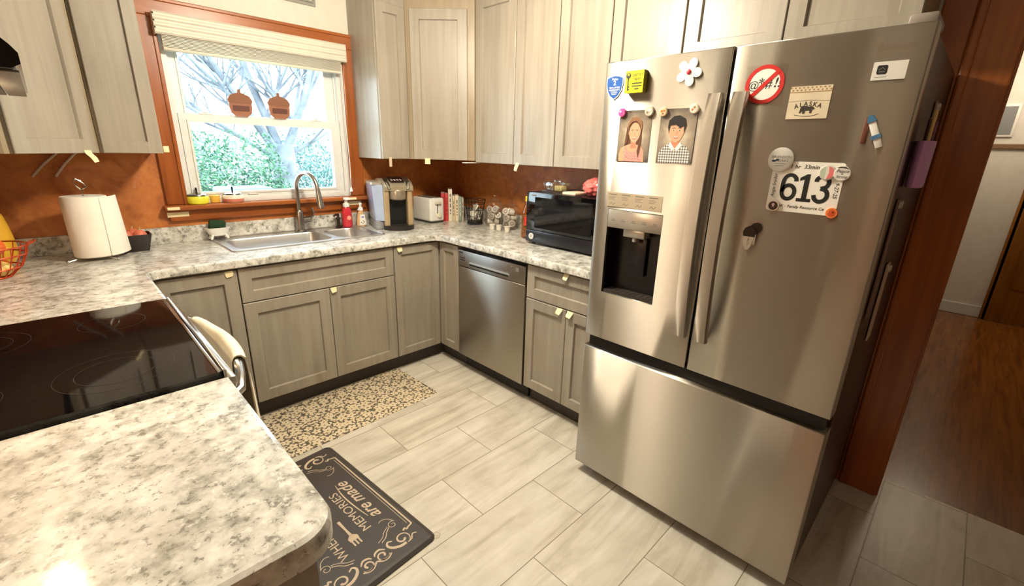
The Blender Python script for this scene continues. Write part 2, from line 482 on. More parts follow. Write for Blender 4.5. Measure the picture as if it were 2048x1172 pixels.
mb = MB(); mb.box(-2.983, -5.14, 0, .14, -5.0, 2.44); struct('wall_south', mb, [plain((120, 96, 74), .6)], 'plain brown wall opposite the window')  # unseen wall, its brown picked to dim bounced light
mb = MB(); mb.box(-2.983, -5.14, 2.44, 4.0, .14, 2.54); struct('ceiling', mb, [WHITEW], 'flat white ceiling')
mb = MB(); mb.box(-2.983, -5.14, -.06, .16, .14, 0); struct('floor', mb, [TILE], 'kitchen floor of long beige travertine look tiles')
mb = MB(); mb.box(.16, -5.14, -.06, 4.0, -2.72, -.002); struct('floor_hall', mb, [HALLF], 'dark wood floor of the hall beyond the doorway')
mb = MB(); mb.box(3.86, -5.14, 0, 4.0, -2.72, 2.44); struct('wall_hall_east', mb, [WHITEW], 'white end wall of the hall')
mb = MB(); mb.box(.14, -2.86, 0, 3.86, -2.72, 2.44); struct('wall_hall_north', mb, [WHITEW], 'white side wall of the hall')
mb = MB(); mb.box(.14, -5.14, 0, 3.86, -5.0, 2.44); struct('wall_hall_south', mb, [WHITEW], 'far side wall of the hall')
mb = MB(); mb.box(3.845, -3.40, 0, 3.86, -2.86, .11, 0, .004); struct('baseboard_hall', mb, [VINYL], 'white baseboard at the end of the hall')
# doorway casing beside the refrigerator
mb = MB()
mb.box(-.024, -3.104, 0, -.001, -2.985, 2.12, 0, .006); mb.box(-.03, -2.995, 0, 0, -2.965, 2.12, 0, .008)
mb.box(-.012, -3.112, 0, .15, -3.1005, 2.06, 0, .003)
mb.box(-.024, -4.15, 2.06, 0, -3.085, 2.16, 0, .006); mb.box(-.024, -4.15, 0, 0, -4.05, 2.06, 0, .006)
mb.box(-.018, -2.966, 0, 0, -2.87, 2.12, 0, .006)
struct('trim_1', mb, [TRIM], 'red brown wood casing of the doorway beside the refrigerator')
mb = MB(); mb.box(3.835, -3.45, 1.585, 3.86, -2.86, 1.63, 0, .006)
struct('trim_2', mb, [plain((128, 98, 72), .5)], 'brown rail along the hall end wall')
d = thing('door_1', 'amber brown wooden door at the end of the hall', None, (3.85, -3.83, 0), 0, None, 'structure')
mb = MB(); mb.box(3.8, -4.24, 0, 3.858, -3.41, 2.05, 0, .004)
for z0, z1 in ((.33, .95), (1.05, 1.9)): mb.box(3.792, -4.12, z0, 3.8, -3.53, z1, 0, .004)
mb.build('door_leaf', HALLWOOD, d, world=True)
mb = MB(); mb.box(3.80, -3.44, 0, 3.86, -3.395, 2.1, 0, .006); mb.build('door_casing', HALLWOOD, d, world=True)
mb = MB(); mb.ell((3.76, -3.5, .98), (.028, .028, .028), 0, 14); mb.cyl((3.8, -3.5, .98), (3.76, -3.5, .98), .011); mb.build('door_knob', NICKEL, d, world=True)
t = thing('picture_frame', 'small gray and white frame hanging on the hall end wall', 'picture frame', (3.85, -3.13, 1.7))
mb = MB(); mb.box(3.838, -3.21, 1.69, 3.858, -3.05, 1.97, 0, .004); mb.build('frame', WHITE, t, world=True)
mb = MB(); mb.box(3.835, -3.19, 1.71, 3.839, -3.07, 1.95); mb.build('print', plain((128, 130, 132), .6), t, world=True)

# ------------------------------------------------------------------ window and its trim
mb = MB(); mb.box(-1.99, -.024, 1.125, -1.895, 0, 2.055, 0, .006); mb.box(-1.912, -.03, 1.125, -1.893, 0, 2.05, 0, .004); mb.box(-.925, -.024, 1.125, -.832, 0, 2.055, 0, .006); mb.box(-.927, -.03, 1.125, -.908, 0, 2.05, 0, .004)
struct('trim_3', mb, [TRIM], 'red brown upright casings on both sides of the window')
mb = MB(); mb.box(-1.99, -.026, 2.05, -.832, 0, 2.14, 0, .006); mb.box(-1.99, -.032, 2.122, -.832, 0, 2.14, 0, .004); mb.box(-1.925, -.03, 2.045, -.895, 0, 2.062, 0, .004)
struct('trim_4', mb, [TRIMX], 'red brown head casing over the window')
mb = MB(); mb.box(-2.01, -.075, 1.098, -.805, .03, 1.124, 0, .008, seg=3); mb.box(-1.99, -.028, 1.035, -.83, 0, 1.098, 0, .006)
struct('trim_5', mb, [TRIMX], 'red brown window stool and apron under the window')
for x0, x1, z in ((-2.0, -1.90, 1.052), (-1.005, -.86, 1.062)):
    pass
w = thing('window_1', 'white double hung window over the sink', None, (-1.41, .05, 1.11), 0, None, 'structure')
mb = MB()
fo = [(-1.905, 1.124), (-.915, 1.124), (-.915, 2.06), (-1.905, 2.06)]
FR = ((0, 0, 0), (1, 0, 0), (0, 0, 1))     # right = x, up = z, normal = -y
def rectp(a, b, c, d): return [(a, b), (c, b), (c, d), (a, d)]
mb.prism(fo, -.12, .0, FR, 0, holes=[rectp(-1.865, 1.15, -.965, 2.03)])
mb.box(-1.868, .028, 1.15, -1.855, .036, 2.03); mb.box(-.975, .028, 1.15, -.962, .036, 2.03)
mb.box(-1.865, -.005, 1.124, -.965, .02, 1.155, 0, .003)
mb.build('frame', VINYL, w, world=True)
def sash(y0, y1, z0, z1, gx0, gx1, gz0, gz1, nm):
    mb = MB(); mb.prism(rectp(-1.862, z0, -.968, z1), -y1, -y0, FR, 0, holes=[rectp(gx0, gz0, gx1, gz1)])
    mb.prism(rectp(gx0-.012, gz0-.012, gx1+.012, gz1+.012), -y0, -y0+.006, FR, 0, holes=[rectp(gx0, gz0, gx1, gz1)])
    o = mb.build('sash', VINYL, w, world=True)
    mb = MB(); mb.box(gx0-.005, (y0+y1)/2-.002, gz0-.005, gx1+.005, (y0+y1)/2+.002, gz1+.005); mb.build('pane', PANE, o, world=True)
    return o
sash(.038, .07, 1.585, 2.03, -1.812, -1.036, 1.612, 1.985, 'upper')
lo = sash(.002, .034, 1.152, 1.605, -1.815, -1.03, 1.186, 1.563, 'lower')
for x in (-1.73, -1.12):
    mb = MB(); mb.box(x-.035, -.002, 1.604, x+.035, .028, 1.612, 0, .003); mb.lathe([(.016, 0), (.016, .008), (.01, .012)], (x, .012, 1.612), 12); mb.build('sash_lock', VINYL, lo, world=True)
for x in (-1.55, -1.28):
    mb = MB(); mb.box(x-.03, -.006, 1.163, x+.03, .002, 1.172, 0, .003); mb.build('sash_lift', VINYL, lo, world=True)
# white blind drawn up
t = thing('window_blind', 'white wooden blind drawn up under its ribbed valance over the window', 'window blind', (-1.41, -.05, 1.9))
mb = MB(); prof = []
for i in range(7): prof += [(-.078-(.006 if i % 2 else 0), 1.968+i*.0155), (-.084+(.006 if i % 2 else 0), 1.9755+i*.0155)]
poly = [(y, z) for y, z in prof]+[(-.068, prof[-1][1]), (-.068, 1.966)]
mb.prism([(-a, b) for a, b in poly][::-1], -.985/2, .985/2, ((-1.415, 0, 0), (0, -1, 0), (0, 0, 1)), 0)
for x in (-1.907, -.925): mb.box(x, -.078, 1.968, x+.006, -.03, 2.066)
mb.build('valance', BLIND, t, world=True)
mb = MB(); mb.box(-1.885, -.066, 1.995, -.95, -.03, 2.045); mb.build('headrail', VINYL, t, world=True)
mb = MB()
for i in range(12): mb.box(-1.882, -.064, 1.915+i*.0068, -.952, -.034, 1.9185+i*.0068)
mb.build('slats', BLIND, t, world=True)
mb = MB(); mb.box(-1.882, -.066, 1.898, -.952, -.032, 1.913, 0, .003); mb.build('bottom_rail', BLIND, t, world=True)
mb = MB()
mb.tube([(-.955, -.07, 1.95), (-.955, -.068, 1.6), (-.948, -.068, 1.35), (-.953, -.07, 1.19)], .0022, 6); mb.lathe([(.003, .03), (.008, .012), (.009, 0)], (-.953, -.07, 1.16), 10)
mb.build('pull_cord', WHITE, t, world=True)

# two acorn plaques on the meeting rail
for i, (x, lab) in enumerate(((-1.553, 'brown acorn shaped plaque on the sash rail nearer the paper towels'), (-1.342, 'brown acorn shaped plaque on the sash rail nearer the coffee maker'))):
    t = thing('acorn_plaque', lab, 'ornament', (x, -.008, 1.606), 0, 'acorn plaques on the window')
    F = ((0, 0, 0), (1, 0, 0), (0, 0, 1))
    body = [(-.058, .08), (-.06, .05), (-.052, .018), (-.03, 0), (.03, 0), (.052, .018), (.06, .05), (.058, .08)]
    cap = [(.06, .072), (.064, .088), (.05, .112), (.02, .124), (.008, .128), (.008, .146), (-.008, .144), (-.008, .128), (-.02, .124), (-.05, .112), (-.064, .088), (-.06, .072)]
    mb = MB(); mb.prism(body, -.006, .006, F, 0); mb.build('nut', plain((148, 94, 66), .6), t)
    mb = MB(); mb.prism(cap, -.007, .008, F, 0); mb.build('cap', plain((132, 86, 62), .7), t)
    mb = MB(); mb.prism(rrect(-.043, .03, .043, .058, .006), .006, .009, F, 0); mb.build('name_band', plain((92, 44, 34), .6), t)

# ------------------------------------------------------------------ cabinets
ZT, ZC, ZK, ZI = .875, .916, .8668, .9168        # carcass top, worktop height
DT = .02
def cab_root(label, loc, name='base_cabinet', cat='cabinet', group=None): return thing(name, label, cat, loc, 0, group)
X_, Y_, Z_ = Vector((1, 0, 0)), Vector((0, 1, 0)), Vector((0, 0, 1))

# -- sink base
t = cab_root('gray two door cabinet with a false drawer front under the sink', (-1.414, -.32, 0), 'sink_cabinet')
A, B, Cx = -1.848, -.979, -1.4015
mb = MB(); mb.box(A, -.613, .115, A+.018, -.002, ZK); mb.box(B-.010, -.613, .115, B, -.002, ZK); mb.box(A, -.613, .115, B, -.002, .13)
mb.box(A, -.02, .13, B, -.003, ZK); mb.box(A, -.613, .13, B, -.595, ZK)
mb.build('carcass', CAB, t, world=True)
mb = MB(); shaker(mb, (A+.003, -.613, .6865), X_, Z_, B-A-.006, .178, .055); fd = mb.build('false_drawer_front', CAB, t, world=True)
mb = MB(); shaker(mb, (A+.003, -.613, .115), X_, Z_, Cx-A-.0045, .566, .06); mb.build('door', CAB, t, world=True)
mb = MB(); shaker(mb, (Cx+.0015, -.613, .115), X_, Z_, B-Cx-.0045, .566, .06); d = mb.build('door', CAB, t, world=True)
tape_tab(d, (Cx+.022, -.633, .682), X_, -Y_, .034, .03, .012)
mb = MB(); mb.box(A, -.561, 0, B, -.545, .115); mb.build('toe_kick', TOE, t, world=True)
# -- corner cabinet between range and sink base
t = cab_root('gray corner cabinet with one door between the sink cabinet and the range', (-2.1, -.32, 0))
mb = MB(); mb.box(-2.84, -.613, .115, A-.001, -.002, ZK); mb.box(-2.84, -1.15, .115, -2.24, -.613, ZK); mb.build('carcass', CAB, t, world=True)
mb = MB(); shaker(mb, (-2.19, -.613, .115), X_, Z_, A-.003+2.19, .745, .06); d = mb.build('door', CAB, t, world=True)
tape_tab(d, (-1.885, -.633, .862), X_, -Y_, .036, .03, .006)
mb = MB(); shaker(mb, (-2.24, -.66, .115), -Y_, Z_, .48, .745, .06, mi=0); mb.build('door', CAB, t, world=True)
mb = MB(); mb.box(-2.16, -.561, 0, A-.001, -.545, .115); mb.box(-2.29, -1.15, 0, -2.274, -.56, .115); mb.build('toe_kick', TOE, t, world=True)
# -- corner cabinet with the two leaf door
t = cab_root('gray corner cabinet with folding two leaf door beside the dishwasher', (-.4, -.4, 0))
mb = MB(); mb.box(B+.001, -.613, .115, -.002, -.002, ZK); mb.box(-.613, -.842, .115, -.002, -.613, ZK); mb.build('carcass', CAB, t, world=True)
mb = MB(); shaker(mb, (B+.003, -.613, .115), X_, Z_, -.636-B-.003, .745, .05); d = mb.build('door', CAB, t, world=True)
tape_tab(d, (B+.04, -.633, .862), X_, -Y_, .036, .03, .016)
mb = MB(); shaker(mb, (-.613, -.636, .115), -Y_, Z_, .842-.636-.003, .745, .05); mb.build('door', CAB, t, world=True)
mb = MB(); mb.box(B+.001, -.561, 0, -.545, -.545, .115); mb.box(-.561, -.842, 0, -.545, -.561, .115); mb.build('toe_kick', TOE, t, world=True)
# -- drawer cabinet next to the refrigerator
t = cab_root('gray cabinet with one drawer and two doors between dishwasher and refrigerator', (-.3, -1.75, 0))
Y0, Y1, Ym = -1.455, -2.037, -1.746
mb = MB(); mb.box(-.613, Y1, .115, -.002, Y0, ZK); mb.build('carcass', CAB, t, world=True)
mb = MB(); shaker(mb, (-.613, Y0-.003, .677), -Y_, Z_, Y0-Y1-.006, .185, .055); d = mb.build('drawer', CAB, t, world=True)
tape_tab(d, (-.633, -1.735, .865), Y_, -X_, .032, .03, .02)
mb = MB(); shaker(mb, (-.613, Y0-.003, .115), -Y_, Z_, Y0-Ym-.0045, .556, .055); d = mb.build('door', CAB, t, world=True)
tape_tab(d, (-.633, -1.705, .672), Y_, -X_, .036, .03, .024)
mb = MB(); shaker(mb, (-.613, Ym-.0015, .115), -Y_, Z_, Ym-Y1-.0045, .556, .055); d = mb.build('door', CAB, t, world=True)
tape_tab(d, (-.633, -1.775, .672), Y_, -X_, .036, .03, .024)
mb = MB(); mb.box(-.561, Y1, 0, -.545, Y0, .115); mb.build('toe_kick', TOE, t, world=True)
# dishwasher toe strip is the dishwasher's own
# -- near end cabinet
t = cab_root('gray end cabinet under the short worktop in the foreground', (-2.5, -2.2, 0), 'end_cabinet')
mb = MB(); mb.box(-2.84, -2.515, .115, -2.235, -1.925, ZT-.01); mb.box(-2.84, -2.525, .0, -2.235, -2.512, ZT-.01); mb.build('carcass', CAB, t, world=True)
mb = MB(); shaker(mb, (-2.235, -1.928, .115), -Y_, Z_, .584, .74, .06); 
t2 = mb; t2.build('door', CAB, t, world=True)
mb = MB(); mb.box(-2.29, -2.51, 0, -2.274, -1.925, .115); mb.build('toe_kick', TOE, t, world=True)

# -- worktops
t = thing('worktop', 'mottled gray and white worktop running around the sink and dishwasher', 'worktop', (-1.4, -.33, ZT))
R_ = .05
def arc(cx, cy, r, a0, a1, n=7): return [(cx+r*math.cos(math.radians(a0+(a1-a0)*i/n)), cy+r*math.sin(math.radians(a0+(a1-a0)*i/n))) for i in range(n+1)]
P = [(-2.841, -.002), (-2.841, -1.153), (-2.195, -1.153)] + arc(-2.145, -.705, .05, 180, 90) + arc(-.74, -.735, .08, 90, 0) + [(-.66, -2.04), (-.002, -2.04), (-.002, -.002)]
hole = rrect(-1.785, -.442, -.985, -.07, .04)
mb = MB(); slab(mb, P, ZT, ZC, .012, [hole]); mb.build('top', GRAN, t, world=True)
mb = MB()
mb.box(-2.841, -.02, ZC, -.002, -.002, 1.006, 0, .004); mb.box(-.02, -2.04, ZC, -.002, -.021, 1.006, 0, .004) ; mb.box(-2.841, -1.153, ZC, -2.823, -.021, 1.006, 0, .004)
mb.build('upstand', GRAN, t, world=True)
P = [(-2.841, -1.917), (-2.841, -2.552)]+arc(-2.262, -2.485, .067, 270, 360, 8)+[(-2.195, -1.917)]
mb = MB(); slab(mb, P, ZT-.008, ZC, .012)
tag(mb.build('worktop', GRAN, None, (-2.5, -2.2, ZT)), 'short mottled worktop in the foreground with a rounded corner', 'worktop')

# -- wall cabinets
ZU, ZUL, ZTOP = 1.385, 1.403, 2.40
def wallcab(label, loc): return thing('wall_cabinet', label, 'cabinet', loc)
# narrow one beside the window, paper towel side
t = wallcab('narrow gray wall cabinet between the window and the corner above the paper towels', (-2.115, -.17, ZUL))
mb = MB(); mb.box(-2.234, -.328, ZUL, -2.005, -.002, ZTOP); mb.build('carcass', CABF, t, world=True)
mb = MB(); shaker(mb, (-2.224, -.328, ZUL), X_, Z_, .216, .9, .05); d = mb.build('door', CAB, t, world=True)
mb = MB(); mb.box(-2.006, -.349, ZUL+.006, -1.984, -.346, ZUL+.034, 0, .001); plab(mb.build('tape_tab', TAPE, d, world=True), 'pale yellow masking tape tab')
# diagonal corner
t = wallcab('gray diagonal corner wall cabinet beside the range hood', (-2.5, -.3, ZUL))
mb = MB(); mb.prism([(-2.841, -.002), (-2.841, -.63), (-2.515, -.63), (-2.236, -.331), (-2.236, -.002)], ZUL, ZTOP); mb.build('carcass', CABF, t, world=True)
a, b = Vector((-2.515, -.63, ZUL)), Vector((-2.236, -.331, ZUL)); R = (b-a).normalized(); L = (b-a).length
mb = MB(); shaker(mb, a+R*.02, R, Z_, L-.055, .9, .055); d = mb.build('door', CAB, t, world=True)
N = R.cross(Z_); tape_tab(d, a+R*(L-.085)+N*.0195-Z_*(-.012), R, N, .034, .05, .03)
# over the range side, seen only in reflections
t = wallcab('gray wall cabinet over the range hood beside the diagonal corner', (-2.68, -1.6, 1.72))
mb = MB(); mb.box(-2.841, -1.92, 1.705, -2.535, -1.15, ZTOP); mb.box(-2.841, -1.149, ZUL, -2.535, -.633, ZTOP); mb.box(-2.841, -2.54, ZUL, -2.535, -1.921, ZTOP); mb.build('carcass', CABF, t, world=True)
for y0, w, z0 in ((-.634, .512, ZUL), (-1.153, .38, 1.71), (-1.537, .38, 1.71), (-1.925, .61, ZUL)):
    mb = MB(); shaker(mb, (-2.535, y0, z0), -Y_, Z_, w, 2.3-z0, .06); mb.build('door', CAB, t, world=True)
# narrow one beside the window, coffee maker side
t = wallcab('narrow gray wall cabinet between the window and the corner above the coffee maker', (-.745, -.17, ZU))
mb = MB(); mb.box(-.858, -.328, ZU, -.639, -.002, ZTOP); mb.build('carcass', CAB, t, world=True)
mb = MB(); shaker(mb, (-.853, -.328, ZU), X_, Z_, .2, .9, .05); d = mb.build('door', CAB, t, world=True)
mb = MB(); mb.box(-.81, -.349, ZU-.05, -.79, -.3475, ZU+.012); plab(mb.build('tape_tab', plain((196, 176, 150), .6), d, world=True), 'beige tape strip')
t = wallcab('gray diagonal corner wall cabinet above the white toaster', (-.3, -.3, ZU))
mb = MB(); mb.prism([(-.002, -.002), (-.637, -.002), (-.637, -.328), (-.34, -.655), (-.002, -.655)], ZU, ZTOP); mb.build('carcass', CABF, t, world=True)
a, b = Vector((-.637, -.331, ZU)), Vector((-.34, -.655, ZU)); R = (b-a).normalized(); L = (b-a).length; N = R.cross(Z_)
mb = MB(); shaker(mb, a+R*.03, R, Z_, L-.075, .9, .06); d = mb.build('door', CAB, t, world=True)
mb = MB(); q = a+R*.105+N*.0206
mb.add([q-Z_*.03, q+R*.036-Z_*.03, q+R*.036+Z_*.008, q+Z_*.008]+[v-N*.001 for v in (q-Z_*.03, q+R*.036-Z_*.03, q+R*.036+Z_*.008, q+Z_*.008)], [(0, 1, 2, 3), (7, 6, 5, 4), (0, 4, 5, 1), (1, 5, 6, 2), (2, 6, 7, 3), (3, 7, 4, 0)])
plab(mb.build('tape_tab', TAPE, d, world=True), 'pale yellow masking tape tab')
def east_pair(label, y0, ym, y1, zb, tabs=()):
    t = wallcab(label, (-.17, (y0+y1)/2, zb))
    mb = MB(); mb.box(-.328, y1+.001, zb, -.002, y0-.001, ZTOP); mb.build('carcass', CABF, t, world=True)
    ds = []
    for a, b in ((y0, ym), (ym, y1)):
        mb = MB(); shaker(mb, (-.328, a-.003, zb), -Y_, Z_, a-b-.005, 2.4-.06-zb, .06); ds.append(mb.build('door', CAB, t, world=True))
    for i, y in tabs: tape_tab(ds[i], (-.348, y, zb+.012), Y_, -X_, .03, .05, .02)
    return t
east_pair('gray two door wall cabinet above the glass jars', -.674, -1.034, -1.361, 1.375, [(1, -1.075)])
east_pair('gray two door wall cabinet above the black microwave', -1.362, -1.69, -2.062, 1.375)
east_pair('gray two door cabinet over the top of the refrigerator', -2.064, -2.46, -2.86, 1.86)
# plain white strip under the cabinet, gives no light
mb = MB(); mb.box(-.42, -.66, 1.368, -.3, -.62, 1.374, 0, .002)
tag(mb.build('white_strip', WHITE, None, (-.36, -.64, 1.368)), 'thin white strip fixed under the corner wall cabinet above the books', 'light strip')
# white cords hanging under the cabinet above the towels
for x0, x1, lab in ((-2.38, -2.474, 'white cord hanging under the corner cabinet, farther from the window'), (-2.315, -2.395, 'white cord hanging under the corner cabinet, nearer to the window')):
    mb = MB(); mb.tube([(x0+.015, -.03, 1.400), (x0, -.012, 1.385), ((x0+x1)/2, -.008, 1.34), (x1, -.008, 1.285)], .0055, 8)
    tag(mb.build('cord', plain((214, 200, 184), .5), None, (x0, -.01, 1.29)), lab, 'cord', 'white cords under the corner cabinet')
# vent high on the wall
t = thing('wall_vent', 'gray louvred vent high on the cream wall over the window', 'vent', (-1.15, -.01, 2.26))
mb = MB(); mb.prism(rectp(-1.27, 2.262, -1.06, 2.40), 0, .012, FR, 0, holes=[rectp(-1.255, 2.277, -1.075, 2.385)]); mb.build('frame', plain((150, 148, 140), .5), t, world=True)
for i in range(6):
    mb = MB(); mb.box(-1.256, -.01, 2.28+i*.018, -1.074, -.002, 2.29+i*.018); mb.build('slat', plain((140, 140, 134), .5), t, world=True)
# tape strips on the window stool
for x0, x1, z, lab in ((-2.0, -1.9, 1.06, 'yellow tape strip on the window apron above the worktop corner'), (-.99, -.87, 1.062, 'yellow tape strip on the window apron behind the soap bottles')):
    mb = MB(); mb.box(x0, -.0315, z, x1, -.0285, z+.026, 0, .001); mb.box(x0, -.078, 1.104, x0+(x1-x0)*.55, -.0755, 1.119)
    tag(mb.build('tape_strip', TAPE, None, ((x0+x1)/2, -.03, z)), lab, 'tape')

# ------------------------------------------------------------------ sink, faucet
t = thing('kitchen_sink', 'stainless steel double bowl sink set into the worktop under the window', 'sink', (-1.37, -.25, ZC))
bowlL = rrect(-1.775, -.432, -1.255, -.125, .06, 6); bowlR = rrect(-1.215, -.432, -.997, -.125, .06, 6)
out = rrect(-1.818, -.474, -.928, -.026, .035, 5)
mb = MB()
prf = [(0, ZC+.0005), (0, ZC+.004), (.004, ZC+.0075), (.012, ZC+.008), (.016, ZC+.005)]
n = len(out); vs = []; fs = []
for d_, z in prf: vs += [(a, b, z) for a, b in offset_poly(out, d_)]
for j in range(len(prf)-1):
    for i in range(n): fs.append((j*n+i, j*n+(i+1) % n, (j+1)*n+(i+1) % n, (j+1)*n+i))
mb.add(vs, fs)
inn = offset_poly(out, .016); LL = [inn, bowlL, bowlR]; fl = [q for l in LL for q in l]
tri = geometry.tessellate_polygon([[Vector((a, b, 0)) for a, b in l] for l in LL])
f2 = []
for q in tri:
    A_, B_, C_ = [fl[i] for i in q]; cr = (B_[0]-A_[0])*(C_[1]-A_[1])-(B_[1]-A_[1])*(C_[0]-A_[0])
    f2.append(tuple(q) if cr > 0 else tuple(q)[::-1])
mb.add([(a, b, ZC+.005) for a, b in fl], f2); mb.build('rim', SINKM, t, world=True, recalc=False)
for bw in (bowlL, bowlR):
    mb = MB(); n = len(bw); vs = []; fs = []
    lev = [(0, ZC+.005), (.004, ZC-.002), (.008, ZC-.12), (.016, ZC-.155), (.035, ZC-.172), (.06, ZC-.176)]
    for d_, z in lev: vs += [(a, b, z) for a, b in offset_poly(bw, d_)]
    for j in range(len(lev)-1):
        for i in range(n): fs.append((j*n+(i+1) % n, j*n+i, (j+1)*n+i, (j+1)*n+(i+1) % n)[::-1])
    fs.append([(len(lev)-1)*n+i for i in range(n)])
    mb.add(vs, fs); o = mb.build('bowl', SINKM, t, world=True, recalc=False)
    cx = sum(a for a, b in bw)/n; cy = sum(b for a, b in bw)/n
    mb = MB(); mb.lathe([(.042, 0), (.042, .003), (.03, .003), (.026, -.002), (.001, -.002)], (cx, cy, ZC-.175), 20, capb=False); mb.build('drain', CHROME, o, world=True)
t = thing('faucet', 'brushed nickel gooseneck faucet behind the divided sink', 'faucet', (-1.318, -.07, ZC+.006), math.radians(18))
mb = MB(); mb.lathe([(.032, 0), (.032, .006), (.026, .012), (.024, .03), (.024, .125), (.02, .135)], (0, 0, 0), 20); mb.build('body', NICKEL, t)
pts = [(0, 0, .12), (0, 0, .2), (0, 0, .27)]+[(0, -.095+.095*math.cos(a), .275+.095*math.sin(a)) for a in [PI*i/12 for i in range(0, 12)]]
pts += [(0, -.192, .268)]
mb = MB(); mb.tube(pts, .0135, 14); mb.build('spout', NICKEL, t)
mb = MB(); mb.cyl((0, -.191, .272), (0, -.206, .166), .015, .022, 16); mb.cyl((0, -.206, .167), (0, -.2068, .161), .019, .019, 16); mb.build('spray_head', NICKEL, t)
mb = MB(); mb.cyl((.015, 0, .07), (.062, -.005, .07), .02, .019, 16); mb.ell((.066, -.005, .07), (.014, .02, .02), 0, 12)
mb.tube([(.068, -.005, .075), (.095, -.01, .09), (.1, -.012, .115), (.092, -.012, .145)], [.008, .0075, .0065, .005], 10); mb.build('handle', NICKEL, t)
# small deck pump
t = thing('soap_pump', 'dark bronze soap pump on the sink deck beside the red soap bottle', 'soap pump', (-1.06, -.062, ZC+.006))
mb = MB(); mb.lathe([(.02, 0), (.02, .006), (.012, .012), (.011, .05), (.016, .054), (.016, .066)], n=16); mb.build('base', plain((64, 52, 44), .3, .7), t)
mb = MB(); mb.cyl((0, 0, .066), (0, 0, .09), .008); mb.tube([(0, 0, .086), (-.02, -.012, .088), (-.042, -.026, .082)], [.009, .008, .006], 10); mb.build('nozzle', plain((84, 70, 60), .3, .7), t)
# soap bottles
t = thing('soap_bottle', 'red foaming hand soap bottle with a white pump behind the sink', 'soap bottle', (-1.0, -.07, ZC+.006))
pk = m_glass('unused', (1, 1, 1, 1)); 
RSOAP = plain((196, 48, 58), .15, 0, .5, .6)
mb = MB(); mb.lathe([(.031, 0), (.035, .004), (.0355, .05), (.033, .1), (.028, .125), (.021, .137)], n=24, sy=.72); mb.build('bottle', RSOAP, t)
mb = MB(); mb.lathe([(.022, .137), (.022, .158), (.012, .162), (.011, .185)], n=18); mb.box(-.019, -.03, .183, .019, .012, .199, 0, .004); mb.build('pump', WHITE, t)
mb = MB(); mb.prism(circ(.015, 20, .002, .062), .0258, .0268, ((0, 0, 0), (1, 0, 0), (0, 0, 1)), 0); mb.build('label', plain((244, 160, 140), .5), t)
t = thing('soap_bottle', 'small clear hand soap bottle with amber soap and white pump beside the coffee maker', 'soap bottle', (-.905, -.085, ZI))
mb = MB(); mb.lathe([(.032, 0), (.035, .004), (.034, .04), (.026, .08), (.018, .105), (.014, .113)], n=22, sy=.7); mb.build('bottle', plain((214, 176, 130), .1, 0, .5, .7), t)
mb = MB(); mb.prism([(-.026, .012), (.026, .012), (.022, .045), (.016, .085), (-.016, .085), (-.022, .045)], .0235, .0245, ((0, 0, 0), (1, 0, 0), (0, 0, 1)), 0)
for k, (x, z) in enumerate([(-.012, .03), (0, .024), (.012, .032), (.003, .04)]): mb.prism(circ(.004, 8, x, z), .0245, .0252, ((0, 0, 0), (1, 0, 0), (0, 0, 1)), 1)
mb.prism(circ(.01, 14, 0, .067, .5), .0245, .0252, ((0, 0, 0), (1, 0, 0), (0, 0, 1)), 2); mb.build('label', [WHITE, plain((120, 92, 60), .6), plain((110, 130, 170), .6)], t)
mb = MB(); mb.lathe([(.017, .112), (.017, .13), (.008, .134), (.008, .15), (.011, .152), (.011, .164)], n=16); mb.tube([(0, 0, .123), (-.018, -.01, .122), (-.028, -.016, .116)], [.006, .005, .004], 8); mb.build('pump', WHITE, t)
# little bathtub dish with a scrub sponge
t = thing('sponge_holder', 'white bathtub shaped sponge holder on little feet at the sink corner', 'sponge holder', (-1.782, -.064, ZC+.0085), math.radians(4))
mb = MB(); vs = []; fs = []; n = 24
rows = [(.040, .022, .020), (.052, .028, .035), (.060, .032, .055), (.066, .036, .066), (.063, .033, .066), (.054, .027, .05), (.04, .02, .03)]
for a_, b_, z in rows: vs += [(a_*math.cos(2*PI*i/n), b_*math.sin(2*PI*i/n), z) for i in range(n)]
for j in range(len(rows)-1):
    for i in range(n): fs.append((j*n+i, j*n+(i+1) % n, (j+1)*n+(i+1) % n, (j+1)*n+i))
fs += [list(range(n))[::-1], [(len(rows)-1)*n+i for i in range(n)]]
mb.add(vs, fs); mb.build('tub', WHITE, t)
for sx in (-1, 1):
    for sy in (-1, 1):
        mb = MB(); mb.tube([(sx*.03, sy*.012, .03), (sx*.038, sy*.016, .015), (sx*.042, sy*.018, .005)], [.006, .006, .007], 8); mb.ell((sx*.042, sy*.018, .0045), (.007, .007, .0045), 0, 8); mb.build('foot', WHITE, t)
mb = MB(T=Matrix.Translation((-1.782, -.064, ZC+.008+.0585)) @ Matrix.Rotation(.15, 4, 'Y'))
mb.box(-.045, -.018, -.012, .04, .018, .05, 0, .012)
tag(mb.build('sponge', plain((30, 58, 34), .95), None, (-1.782, -.055, ZC+.05)), 'dark green scrub sponge standing in the white bathtub holder', 'sponge')
